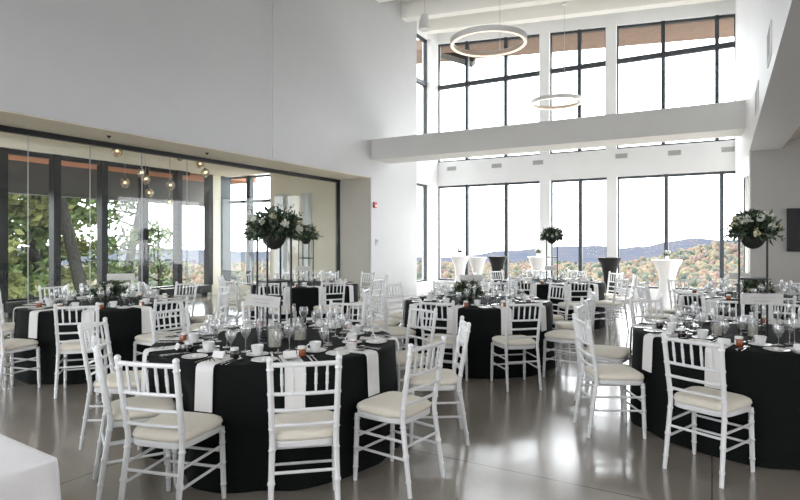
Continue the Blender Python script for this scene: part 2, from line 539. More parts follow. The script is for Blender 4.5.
    ys = sorted([on_x(p, XF)[0] for p in (2.5, 56, 103.5, 144.5, 178.5, 209.5)])
    ys = [ys[0] - 1.6 * k_ for k_ in (6, 5, 4, 3, 2, 1)] + ys
    z0g, z1g = 0.34, 3.30
    fr = MB()
    fr.box(XF - .12, XF + .02, -6.5, 10.3, z1g, ZC)
    fr.build('frame', 'black_metal', root, smooth=False)
    MB().box(XF - .12, XF + .02, -6.5, 10.3, z0g - .06, z0g).build('sill_rail', 'black_metal', root, smooth=False)
    for y in ys:
        MB().box(XF - .14, XF + .06, y - .075, y + .075, 0.28, ZC).build('mullion', 'black_metal', root, smooth=False)
    MB().box(XF - .05, XF - .042, -6.5, 10.3, z0g, z1g).build('glass', 'glass', root, smooth=False)
    o = MB().box(XF - .2, XF + .0, -6.5, YB, 0, 0.28).build('wall_gallery_sill', 'wall', smooth=False)
    struct(o, 'low white sill wall under the gallery windows', 'wall')
    yc0 = on_x(211, XF)[0]; yc1 = on_x(219.5, XF)[0]
    o = MB().box(XF - .2, XF + .05, yc0, yc1, 0, ZC).build('column_gallery', 'cream', smooth=False)
    struct(o, 'pale column at the corner of the gallery windows', 'column')
    o = MB().box(XF - .2, XF + .05, yc1, YB + .1, 0.0, ZC).build('trim_corner', 'steel_frame', smooth=False)
    struct(o, 'dark grey corner post of the gallery windows', 'trim')
    # end window
    root = struct(empty('window_%d' % n), 'gallery end window with one mullion and a transom', 'window'); n += 1
    x0 = XF + .05; x1 = xa
    fr = MB()
    fr.box(x0, x1, YB + .05, YB + .15, ZC - .06, ZC); fr.box(x0, x1, YB + .05, YB + .15, .25, .31)
    fr.box(x1 - .04, x1, YB + .05, YB + .15, .25, ZC)
    fr.build('frame', 'steel_frame', root, smooth=False)
    xm = on_y(248, YB)[0]
    MB().box(xm - .07, xm + .07, YB + .0, YB + .15, .25, ZC).build('mullion', 'steel_frame', root, smooth=False)
    MB().box(x0, x1, YB + .03, YB + .15, 2.62, 2.70).build('transom', 'steel_frame', root, smooth=False)
    MB().box(x0, x1, YB + .1, YB + .108, .25, ZC).build('glass', 'glass', root, smooth=False)
    # convectors under the gallery windows
    for (pa, pb, lb) in ((2, 52, 'black convector under the gallery window by the trees'), (158, 205, 'black convector under the gallery window by the pale column')):
        ya = on_x(pa, XF)[0]; yb = on_x(pb, XF)[0]
        t = empty('convector', (XF + .16, (ya + yb) / 2, 0))
        tag(t, lb, 'heater', 'gallery convectors')
        L = (yb - ya) / 2
        MB().box(-.11, .11, -L, L, .10, .30).build('casing', 'rubber', t, smooth=False, bevel=.01)
        gq = MB()
        for i in range(14):
            yy = -L + (i + .5) * 2 * L / 14
            gq.box(-.09, .09, yy - .012, yy + .012, .30, .308)
        gq.build('grille', 'vent_dark', t, smooth=False)
        for s in (-1, 1):
            MB().box(-.08, .08, s * L * .8 - .03, s * L * .8 + .03, 0, .10).build('foot', 'rubber', t, smooth=False)
    # frameless partition
    root = struct(empty('window_%d' % n), 'frameless glass partition under a black track', 'glass partition')
    MB().box(XG - .05, XG + .05, -6.2, YB - .012, ZO - .085, ZO - .012).build('track', 'black_metal', root, smooth=False)
    MB().box(XG - .04, XG + .04, YB - .06, YB - .012, 0, ZO - .085).build('frame', 'black_metal', root, smooth=False)
    MB().box(XG - .02, XG + .02, -6.2, YB - .06, 0, .03).build('rail', 'vent', root, smooth=False)
    js = sorted([on_x(p, XG)[0] for p in (28, 90, 142, 187)])
    edges = [-6.2, -3.8, -1.4, .9] + js + [YB - .06]
    for i in range(len(edges) - 1):
        MB().box(XG - .006, XG + .006, edges[i] + .003, edges[i + 1] - .003, .03, ZO - .085).build('glass', 'glass_part', root, smooth=False)
    for y in js:
        MB().box(XG - .008, XG + .008, y - .0035, y + .0035, .03, ZO - .085).build('joint', 'plate_grey', root, smooth=False)

setting()

# ------------------------------------------------------------------ exterior
def exterior():
    # eaves outside
    o = MB().box(XF - 1.5, XF - .15, -8, 13, ZC - .04, ZC + .2).build('eave', 'wood_soffit', smooth=False)
    struct(o, 'reddish cedar eave outside the gallery windows', 'eave')
    o = MB().box(XF - 1.75, XF - 1.4, -8, 13, 2.62, ZC + .2).build('fascia_beam', 'fascia', smooth=False)
    struct(o, 'grey steel beam hanging at the edge of cedar eave', 'beam')
    e = MB()
    e.prism([(-9.5, roof_z(-9.5) - .02), (2.5, roof_z(2.5) - .02), (2.5, roof_z(2.5) + .3), (-9.5, roof_z(-9.5) + .3)], 'y', YW + .3, YW + 1.75)
    o = e.build('eave', 'brown_soffit', smooth=False)
    struct(o, 'pale cedar eave outside the upper windows', 'eave')
    o = MB().box(-12, 9, YW + .32, YW + 4.6, -.45, -.2).build('terrace', 'terrace', smooth=False)  # unseen slab added to bounce daylight onto ceiling and eaves
    struct(o, 'unseen pale concrete terrace outside the window wall', 'terrace')
    # raking strut under the eave, seen through the upper window
    x0 = on_y(452, YW + .9)[0]; x1 = on_y(471, YW + 1.1)[0]
    d = YW * 1.12
    o = MB().tube([(x0 - .5, YW + 1.0, 7.72), (x1 + .1, YW + 1.1, 7.22)], .15, 4).build('strut', 'fascia', smooth=False)
    struct(o, 'dark raking strut under the eave', 'strut')
    # terrain and hills
    ridge = [(-400, 246), (0, 247), (150, 248), (230, 250), (330, 252), (437, 258), (500, 252), (545, 247.5), (592, 245), (621, 248), (640, 245.5), (666, 241.5), (694, 239), (720, 240), (760, 239), (900, 244), (1300, 248)]
    def interp(t, x):
        if x <= t[0][0]: return t[0][1]
        for (a, b), (c, d) in zip(t, t[1:]):
            if x <= c:
                k = (x - a) / (c - a); k = k * k * (3 - 2 * k)
                return b + (d - b) * k
        return t[-1][1]
    prof = [(16, -4.2), (60, -6), (120, -9.5), (250, -14.5), (450, -23), (700, -34), (1000, -38)]
    def base_z(r):
        if r <= prof[0][0]: return prof[0][1]
        for (a, b), (c, d) in zip(prof, prof[1:]):
            if r <= c:
                return b + (d - b) * (r - a) / (c - a)
        return prof[-1][1]
    NA, NR1, NR2 = 640, 110, 46
    az0, az1 = R(-150), R(30)
    def px_of(az):                       # image column of a bearing (bearing from +Y, clockwise)
        a = az + YAW
        if a > 1.2: return 1800
        if a < -1.2: return -1400
        return 400 + F * math.tan(a)
    def terrain(name, rr, zf, m):
        mb = MB(); vs = []
        for r in rr:
            for i in range(NA):
                az = az0 + (az1 - az0) * i / (NA - 1)
                x, y = r * math.sin(az), r * math.cos(az)
                vs.append((x, y, zf(r, az, x, y)))
        fs = []
        for k in range(len(rr) - 1):
            for i in range(NA - 1):
                fs.append((k * NA + i, k * NA + i + 1, (k + 1) * NA + i + 1, (k + 1) * NA + i))
        mb.add(vs, fs)
        return mb.build(name, m, smooth=True, angle=180)
    def zf_near(r, az, x, y):
        z = base_z(r)
        p = px_of(az)
        # wooded knoll to the right
        k = math.exp(-((p - 735) / 85) ** 2) * math.exp(-((r - 520) / 170) ** 2)
        z += k * (-3.5 - z) * 0.94 if z < 0 else 0
        s = 4.5 + r * 0.012
        n = noise.noise((x / s, y / s, 0.3)) + 0.5 * noise.noise((x / s * 2.3, y / s * 2.3, 5.1))
        amp = min(3.0, 0.4 + r * 0.012)
        return z + n * amp
    rr = [16 * (1000 / 16) ** (i / (NR1 - 1)) for i in range(NR1)]
    near = forest_mat('autumn_forest', [(0.040, 0.047, 0.044), (0.056, 0.060, 0.048), (0.082, 0.077, 0.058), (0.105, 0.083, 0.064), (0.112, 0.074, 0.064), (0.058, 0.062, 0.056)], 5.5)  # distance haze greyed into the woodland colours
    o = terrain('autumn_forest', rr, zf_near, near)
    tag(o, 'autumn woodland in orange, yellow and green filling the valley', 'forest', kind='stuff')
    # separate tree crowns standing on the valley woodland
    rnd = random.Random(77)
    tones = [(0.044, 0.054, 0.046), (0.066, 0.072, 0.056), (0.112, 0.098, 0.070), (0.116, 0.086, 0.066), (0.104, 0.076, 0.070), (0.082, 0.084, 0.072), (0.060, 0.066, 0.068)]  # crown colours paled and greyed to carry the haze
    mats = [mat('crown_tone', c, 1.0, var=.3, scale=.6, spec=0.0) for c in tones]
    vs = []; fs = []; mi = []
    for q in range(17000):
        r = 75 * (820 / 75) ** rnd.random()
        p = rnd.uniform(-60, 780)
        az = math.atan((p - 400) / F) - YAW
        x, y = r * math.sin(az), r * math.cos(az)
        z = zf_near(r, az, x, y)
        R_ = (.7 + r * .0038) * rnd.uniform(.7, 1.3); hz_ = R_ * rnd.uniform(1.1, 1.7)
        o_ = len(vs)
        n_, rings = 7, (.35, .72, .95, .8)
        vs.append((x, y, z + hz_ * 1.15))
        for k_, (zz, rr_) in enumerate(((.85, .55), (.35, 1.0), (-.35, .85))):
            for j in range(n_):
                a = 2 * PI * j / n_ + k_ * .4
                g = R_ * rr_ * rnd.uniform(.8, 1.15)
                vs.append((x + g * math.cos(a), y + g * math.sin(a), z + hz_ * (zz + rnd.uniform(-.1, .1))))
        t_ = min(6, max(0, int(rnd.gauss(3.0 + 1.2 * noise.noise((x / 70, y / 70, 9.0)), 1.7))))
        for j in range(n_):
            fs.append((o_, o_ + 1 + j, o_ + 1 + (j + 1) % n_)); mi.append(t_)
        for k_ in range(2):
            for j in range(n_):
                a = o_ + 1 + k_ * n_ + j; b = o_ + 1 + k_ * n_ + (j + 1) % n_
                fs.append((a, a + n_, b + n_, b)); mi.append(t_)
    me = MB().add(vs, fs).mesh('autumn_trees', mats[0], angle=180)
    for m_ in mats[1:]: me.materials.append(m_)
    if len(me.polygons) == len(mi): me.polygons.foreach_set('material_index', mi)
    o = put('autumn_trees', me)
    tag(o, 'crowns of orange, tan and green trees across the valley', 'trees', kind='stuff')
    far = forest_mat('haze_blue_forest', [(0.036, 0.043, 0.060), (0.042, 0.048, 0.064), (0.052, 0.052, 0.062), (0.044, 0.050, 0.068)], 26.0)  # aerial haze put into the hill colour as blue
    def zf_far(r, az, x, y):
        t = (r - 960) / (1500 - 960)
        zt = CAMZ + (H - interp(ridge, px_of(az))) * 1500 / F
        n = noise.noise((x / 90, y / 90, 1.7)) * 5 + noise.noise((x / 60, y / 60, 2.7)) * 1.6
        t2 = max(0, min(1, t)); t2 = t2 * t2 * (3 - 2 * t2)
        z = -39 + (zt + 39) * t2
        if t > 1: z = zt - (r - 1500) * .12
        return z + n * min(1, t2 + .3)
    rr2 = [960 + (1800 - 960) * i / (NR2 - 1) for i in range(NR2)]
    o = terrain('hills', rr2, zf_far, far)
    struct(o, 'hazy blue wooded hills on the horizon', 'hills')
    # trees close outside the gallery
    def tree(px, X, base, height, crown, trunk_r, lean, label, m, seed, n=1500, low=.25, leaf=.30):
        random.seed(seed)
        Y = on_x(px, X)[0]
        t = empty('pine_tree', (X, Y, base))
        tag(t, label, 'tree', 'trees outside the gallery')
        pts = []; rs = []
        for i in range(12):
            k = i / 11
            pts.append((lean[0] * k * height * .3 + .12 * math.sin(k * 5 + seed), lean[1] * k * height * .3, k * height))
            rs.append(trunk_r * (1 - .75 * k))
        MB().tube(pts, rs, 10).build('trunk', 'bark', t)
        f = MB(); br = MB()
        nb = 34
        for b in range(nb):
            k = low + (1 - low) * (b + random.random()) / nb
            i = min(10, int(k * 11)); q = k * 11 - i
            p = Vector(pts[i]).lerp(Vector(pts[i + 1]), q)
            a = random.uniform(0, 2 * PI)
            L = crown * (1.1 - .7 * abs(k - .45)) * random.uniform(.45, 1)
            d = Vector((math.cos(a), math.sin(a), random.uniform(-.15, .35)))
            e = p + d * L
            br.tube([p, p + d * L * .5 + Vector((0, 0, .1)), e], [.05, .03, .012], 5)
            for _ in range(n // nb):
                c = p.lerp(e, random.uniform(.25, 1.05)) + Vector((random.gauss(0, .24), random.gauss(0, .24), random.gauss(0, .16)))
                f.leaf(c, (random.gauss(0, 1), random.gauss(0, 1), random.gauss(0, .8)), leaf * random.uniform(.5, 1.2), leaf * .45)
        br.build('branch', 'bark', t)['kind'] = 'stuff'
        f.build('foliage', m, t, smooth=False)
    tree(30, -19, -4, 13.5, 2.2, .22, (0, .1), 'dense green tree outside the gallery end by the opening edge', 'tree_leaf', 1, 8000, .1, .36)
    tree(-28, -17.5, -4, 12, 2.0, .2, (0, .2), 'olive tree beyond the gallery at the frame edge', 'tree_olive', 2, 5000, .1, .36)
    tree(113, -17.0, -4, 12, 1.6, .25, (0, -.8), 'leaning grey trunk with sparse branches outside the gallery', 'tree_leaf', 3, 900, .62)
    tree(106, -20, -4.6, 12.5, 1.9, .24, (0, .62), 'pine with open branches beside the leaning trunk', 'tree_leaf', 4, 2600, .2)
    tree(54, -26, -6, 14, 2.6, .25, (0, 0), 'tall pine standing behind the leaning trunk', 'tree_olive', 5, 6000, .15, .4)
    tree(160, -24, -7, 9.3, 1.7, .2, (0, 0), 'small pine top below the horizon haze', 'tree_leaf', 6, 1100, .3)
    tree(-60, -22, -6, 14, 2.6, .25, (0, 0), 'tall olive pine beyond the frame edge tree', 'tree_olive', 8, 2400, .15)
    random.seed(11)

exterior()

# ------------------------------------------------------------------ chairs
def ringed(p0, p1, r, nodes, steps=28, foot=0.8, mid=None):
    """turned, bamboo-ringed bar from p0 to p1 (optionally bent through mid)"""
    P = [Vector(p0), Vector(mid), Vector(p1)] if mid else [Vector(p0), Vector(p1)]
    segs = [(P[i + 1] - P[i]).length for i in range(len(P) - 1)]
    tot = sum(segs)
    ts = sorted(set([i / steps for i in range(steps + 1)] + [n_ + e for n_ in nodes for e in (-.012, 0, .012) if 0 < n_ + e < 1]))
    pts, rs = [], []
    for t in ts:
        s = t * tot
        i = 0
        while i < len(segs) - 1 and s > segs[i]:
            s -= segs[i]; i += 1
        pts.append(P[i].lerp(P[i + 1], min(1, s / segs[i])))
        k = r * (foot + (1 - foot) * min(1, t / .25))
        for n_ in nodes:
            if abs(t - n_) < .011: k *= 1.28
        rs.append(k)
    return pts, rs

CH = {}
def chair_meshes():
    nodes = (.10, .26, .45, .58, .70, .80, .95)
    for s, nm in ((-1, 'L'), (1, 'R')):
        b = MB()
        pts, rs = ringed((s * .182, -.245, 0), (s * .183, -.250, .905), .0165, nodes, 30, .85, (s * .172, -.178, .46))
        # smooth the bend
        sm = [pts[0]] + [(pts[i - 1] + pts[i] * 2 + pts[i + 1]) / 4 for i in range(1, len(pts) - 1)] + [pts[-1]]
        b.tube(sm, rs, 8)
        b.ball(sm[-1] + Vector((0, 0, .007)), .0185, 8, 6)
        CH['back' + nm] = b.mesh('leg', 'chair')
        b = MB()
        pts, rs = ringed((s * .192, .188, 0), (s * .186, .176, .43), .0165, (.2, .5, .78, .92), 14, .8)
        b.tube(pts, rs, 8)
        CH['front' + nm] = b.mesh('leg', 'chair')
    # seat frame
    def outline(k, n=28, w0=.178, w1=.212, d0=-.185, d1=.205):
        out = []
        for i in range(n):
            a = 2 * PI * i / n
            c, s_ = math.cos(a), math.sin(a)
            e = .42
            x = math.copysign(abs(c) ** e, c); y = math.copysign(abs(s_) ** e, s_)
            ty = (y + 1) / 2
            out.append(((w0 + (w1 - w0) * ty) * x * k, ((d0 + d1) / 2 + (d1 - d0) / 2 * y * k)))
        return out
    def pad(levels):
        b = MB(); n = 28; vs = []; fs = []
        for (k, z) in levels:
            vs += [(x, y, z) for x, y in outline(k)]
        for i in range(len(levels) - 1):
            for j in range(n):
                j2 = (j + 1) % n
                fs.append((i * n + j, i * n + j2, (i + 1) * n + j2, (i + 1) * n + j))
        fs.append(tuple(range(n))[::-1]); fs.append(tuple((len(levels) - 1) * n + j for j in range(n)))
        return b.add(vs, fs)
    CH['seat'] = pad([(.97, .415), (1, .42), (1, .445), (.97, .45)]).mesh('seat', 'chair')
    CH['cushion'] = pad([(.93, .45), (1.0, .455), (1.03, .468), (1.0, .488), (.9, .500), (.7, .506), (.35, .509)]).mesh('cushion', 'cushion', angle=70)
    # back positions along the post
    def post(z):
        t = (z - .46) / (.905 - .46)
        return (.172 + .011 * t, -.178 - .072 * t)
    def rail(z, r, bow=.012):
        x, y = post(z)
        b = MB()
        pts = [(x * q, y - bow * (1 - q * q), z) for q in (-1, -.6, -.2, .2, .6, 1)]
        b.tube(pts, r, 8)
        return b
    CH['top'] = rail(.885, .0135).mesh('top_rail', 'chair')
    for i, z in enumerate((.722, .630, .545)):
        CH['slat%d' % i] = rail(z, .0105).mesh('slat', 'chair')
    for i in range(5):
        q = (i + 1) / 3 - 1
        x0, y0 = post(.722); x1, y1 = post(.885)
        pts, rs = ringed((x0 * q, y0 - .012 * (1 - q * q), .722), (x1 * q, y1 - .012 * (1 - q * q), .885), .0068, (.33, .66), 8, 1)
        CH['spindle%d' % i] = MB().tube(pts, [r * (1.0 + .35 * math.sin(PI * k / (len(rs) - 1))) for k, r in enumerate(rs)], 6).mesh('spindle', 'chair')
    def fl(s, z): return (s * (.192 - .006 * z / .43), .188 - .012 * z / .43, z)
    def bl(s, z): return (s * (.182 - .010 * z / .46), -.245 + .067 * z / .46, z)
    k = 0
    for s in (-1, 1):
        for z in (.32, .215):
            CH['st%d' % k] = MB().tube([fl(s, z), bl(s, z)], .0088, 7).mesh('stretcher', 'chair'); k += 1
    for z in (.285, .185):
        CH['st%d' % k] = MB().tube([fl(-1, z), fl(1, z)], .0088, 7).mesh('stretcher', 'chair'); k += 1
    CH['st%d' % k] = MB().tube([bl(-1, .29), bl(1, .29)], .0088, 7).mesh('stretcher', 'chair'); k += 1
    CH['nst'] = k
chair_meshes()

def chair_proto(full=True):
    t = empty('chiavari_chair')
    for q in ('backL', 'backR', 'frontL', 'frontR'):
        put('leg', CH[q], t)
    put('seat', CH['seat'], t)
    c = put('cushion', CH['cushion'], t)
    c['label'] = 'ivory seat cushion'
    put('top_rail', CH['top'], t)
    for i in range(3): put('slat', CH['slat%d' % i], t)
    for i in range(5): put('spindle', CH['spindle%d' % i], t)
    for i in range(CH['nst']): put('stretcher', CH['st%d' % i], t)
    return t

# ------------------------------------------------------------------ tableware meshes
TW = {}
def tableware():
    # wine glass (thin bowl) and goblet
    def stemware(hb, rb, hs, foot, mouth, n=12):
        prof = [(0.0, .0), (foot, .001), (foot, .003), (.006, .008), (.0035, .02), (.0035, hs), (.008, hs + .006)]
        for i in range(1, 9):
            t = i / 8
            r = rb * math.sin(PI * (.08 + .5 * min(t * 1.15, 1))) if t < .6 else rb + (mouth - rb) * ((t - .6) / .4) ** 1.3
            prof.append((max(r, .008), hs + .006 + hb * t))
        return MB().lathe(prof, n)
    TW['wine'] = stemware(.105, .040, .085, .034, .031).mesh('wine_glass', 'glassware', angle=60)
    TW['goblet'] = stemware(.090, .038, .055, .032, .035).mesh('water_goblet', 'glassware', angle=60)
    TW['flute'] = stemware(.125, .024, .095, .030, .021, 10).mesh('champagne_flute', 'glassware', angle=60)
    # plate, saucer, cup
    TW['plate'] = MB().lathe([(0, .004), (.045, .004), (.055, .007), (.082, .014), (.083, .012), (.055, .003), (.045, 0), (0, 0)], 24).mesh('bread_plate', 'china', angle=60)
    TW['saucer'] = MB().lathe([(0, .004), (.03, .004), (.045, .008), (.074, .016), (.075, .014), (.045, .004), (.03, 0), (0, 0)], 22).mesh('saucer', 'china', angle=60)
    TW['cup'] = MB().lathe([(0, .0), (.022, 0), (.024, .004), (.034, .018), (.040, .05), (.042, .066), (.040, .066), (.037, .05), (.031, .018), (0, .008)], 18).mesh('cup_body', 'china', angle=50)
    pts = [(.038 + .022 * math.sin(PI * i / 8), 0, .015 + .042 * i / 8) for i in range(9)]
    TW['handle'] = MB().tube(pts, .0042, 6).mesh('handle', 'china')
    TW['butter'] = MB().lathe([(.016, 0), (.017, .008), (.012, .016), (.004, .020), (0.0005, .021)], 10, cap0=True).mesh('butter_curl', 'lid')
    # jars
    TW['jar_amber'] = MB().lathe([(0, 0), (.026, 0), (.029, .004), (.029, .046), (.024, .052), (0, .052)], 14).mesh('jar', 'amber')
    TW['jar_dark'] = MB().lathe([(0, 0), (.026, 0), (.029, .004), (.029, .046), (.024, .052), (0, .052)], 14).mesh('jar', 'dark_jar')
    TW['lid'] = MB().lathe([(0, .050), (.026, .050), (.027, .053), (.027, .065), (.025, .068), (0, .068)], 14).mesh('lid', 'lid')
    lb = MB(); vs = []; n = 6
    for i in range(n + 1):
        a = -PI * .5 + PI * .9 * i / n
        for z in (.008, .044):
            vs.append((.0296 * math.cos(a), .0296 * math.sin(a), z))
    lb.add(vs, [(2 * i, 2 * i + 2, 2 * i + 3, 2 * i + 1) for i in range(n)])
    TW['jar_label'] = lb.mesh('paper_label', 'card')
    # cutlery (length along y)
    f = MB()
    f.box(-.006, .006, -.095, .03, 0.001, .004); f.box(-.011, .011, .03, .05, .002, .005)
    for i in range(4): f.box(-.011 + i * .0063, -.0079 + i * .0063, .05, .09, .003, .0055)
    TW['fork'] = f.mesh('fork', 'silver', False)
    k = MB(); k.box(-.006, .006, -.105, .0, .001, .005); k.prism([(-.006, 0), (.009, 0), (.010, .08), (.0, .115), (-.006, .10)], 'z', .001, .003)
    TW['knife'] = k.mesh('knife', 'silver', False)
    s = MB(); s.box(-.005, .005, -.095, .045, .001, .004); s.ball((0, .065, .006), .02, 8, 6, (.8, 1.25, .2))
    TW['spoon'] = s.mesh('spoon', 'silver')
    # napkin runner draped over the table edge: x across, y radial outwards (0 = edge), z rel. top
    b = MB(); w = .062
    path = [(-.26, .004), (-.12, .004), (-.01, .005), (.022, .0), (.036, -.016), (.040, -.05), (.044, -.15), (.050, -.285)]
    vs = []; fs = []
    nx = 7
    for (yy, zz) in path:
        for i in range(nx):
            q = i / (nx - 1) * 2 - 1
            wob = .0025 * math.sin(q * 9) * min(1, max(0, -zz * 8))
            vs.append((q * w * (1 + .06 * max(0, -zz)), yy + wob, zz + (.003 if abs(q) < .4 else 0) * (zz > 0)))
    m_ = len(path)
    for i in range(m_ - 1):
        for j in range(nx - 1):
            fs.append((i * nx + j, i * nx + j + 1, (i + 1) * nx + j + 1, (i + 1) * nx + j))
    # underside / thickness
    off = len(vs)
    for i, (yy, zz) in enumerate(path):
        for j in range(nx):
            x, y, z = vs[i * nx + j]
            vs.append((x, y - (.006 if i >= 3 else 0), z - (.0035 if i < 3 else .0)))
    for i in range(m_ - 1):
        for j in range(nx - 1):
            fs.append((off + i * nx + j, off + (i + 1) * nx + j, off + (i + 1) * nx + j + 1, off + i * nx + j + 1))
        for j in (0, nx - 1):
            a, c = i * nx + j, (i + 1) * nx + j
            fs.append((a, c, off + c, off + a))
    for i in (0, m_ - 1):
        for j in range(nx - 1):
            fs.append((i * nx + j, i * nx + j + 1, off + i * nx + j + 1, off + i * nx + j))
    TW['napkin'] = MB().add(vs, fs).mesh('napkin', 'napkin', angle=50)
    sp = MB(); random.seed(3)
    for (xa, ya, xb, yb) in ((.05, -.10, -.045, -.012), (.052, -.085, -.01, -.006), (.03, -.11, -.075, -.06), (.05, -.07, .02, -.004)):
        a0 = Vector((xa, ya, .012)); p2 = Vector((xb, yb, .011)); p1 = (a0 + p2) / 2 + Vector((0, 0, .004))
        d = (p2 - a0).normalized(); s_ = Vector((d.y, -d.x, 0)) * .0055
        sp.add([a0, p1 + s_, p2, p1 - s_], [(0, 1, 2, 3)])
    TW['sprig'] = sp.mesh('sprig', 'leaf', False)
    c = MB()
    c.prism([(-.022, 0), (0, .040), (.022, 0), (.020, 0), (0, .037), (-.020, 0)], 'x', -.042, .042)
    TW['card'] = c.mesh('place_card', 'card', False)
tableware()

# ------------------------------------------------------------------ tables
TZ = 0.775
TR = 0.915
def cloth_mesh(seed, dent=None):
    rnd = random.Random(seed)
    ph = [rnd.uniform(0, 6.28) for _ in range(4)]
    n = 120
    prof = [(0.0, TZ), (.45, TZ), (.80, TZ), (.895, TZ), (.910, TZ - .004), (.917, TZ - .014), (.920, TZ - .04), (.922, .68), (.924, .62), (.928, .54), (.932, .45), (.94, .25), (.948, .10), (.952, .006)]
    vs = []; fs = []
    for (r, z) in prof:
        dn = max(0, (TZ - .03 - z) / TZ)
        for j in range(n):
            a = 2 * PI * j / n
            w = math.sin(a * 11 + ph[0]) * .55 + math.sin(a * 17 + ph[1]) * .4 + math.sin(a * 7 + ph[2]) * .5
            rr = r + (.022 * dn ** 1.2) * (w if w > 0 else w * .8)
            if dent is not None and z < TZ - .05:      # cloth pushed in by a tucked chair
                da_ = (math.degrees(a) - dent + 180) % 360 - 180
                rr -= .125 * math.exp(-(da_ / 19) ** 4) * min(1, (TZ - .05 - z) / .16)
            vs.append((rr * math.cos(a), rr * math.sin(a), z))
    for i in range(len(prof) - 1):
        for j in range(n):
            j2 = (j + 1) % n
            fs.append((i * n + j, i * n + j2, (i + 1) * n + j2, (i + 1) * n + j)[::-1])
    me = MB().add(vs, fs)
    return me.mesh('tablecloth', 'cloth', angle=60)

def in_view(p, m=25):
    q = proj(p)
    return bool(q) and -m < q[0] < 800 + m and q[1] < 500 + 120

TABLES = [
    # key, (x,y), ring phase deg, seat radius, name phrase, tall?, detail
    ('A', (-2.96, 3.30), -41.5, 1.20, 'front table with cream candle', True, 2),
    ('B', (0.297, 5.45), -106.3, 1.20, 'tall-flower table facing dark screen', True, 2),
    ('C', (-2.63, 6.67), -49, 1.20, 'low-flower table amid floor', False, 1),
    ('D', (-6.54, 4.18), -43, 1.20, 'low-flower table by glass partition', False, 1),
    ('E', (-6.27, 7.72), -34, 1.20, 'tall-flower table by glass partition', True, 0),
    ('F', (-2.62, 10.46), -24, 1.20, 'tall-flower table near cocktail tables', True, 0),
    ('G', (0.48, 9.00), -156.6, 1.20, 'low-flower table facing dark screen', False, 0),
]
# chairs not quite on their even spacing: (table, place) -> turn about the table, turn of the chair, distance
OVR = {('A', 0): (0.6, -9, 1.185), ('A', 9): (.5, 2, 1.185), ('A', 8): (9.5, -15, 1.05), ('A', 7): (1.5, -1, 1.165), ('A', 1): (-2.5, 0, 1.175),
       ('B', 0): (1.2, -9, 1.195), ('B', 9): (-4.0, -5, 1.215), ('B', 8): (-11, 4, 1.20), ('B', 7): (-16, 0, 1.20), ('B', 6): (-12, 0, 1.20)}
ORD = ['nearest', 'first', 'second', 'third', 'fourth']

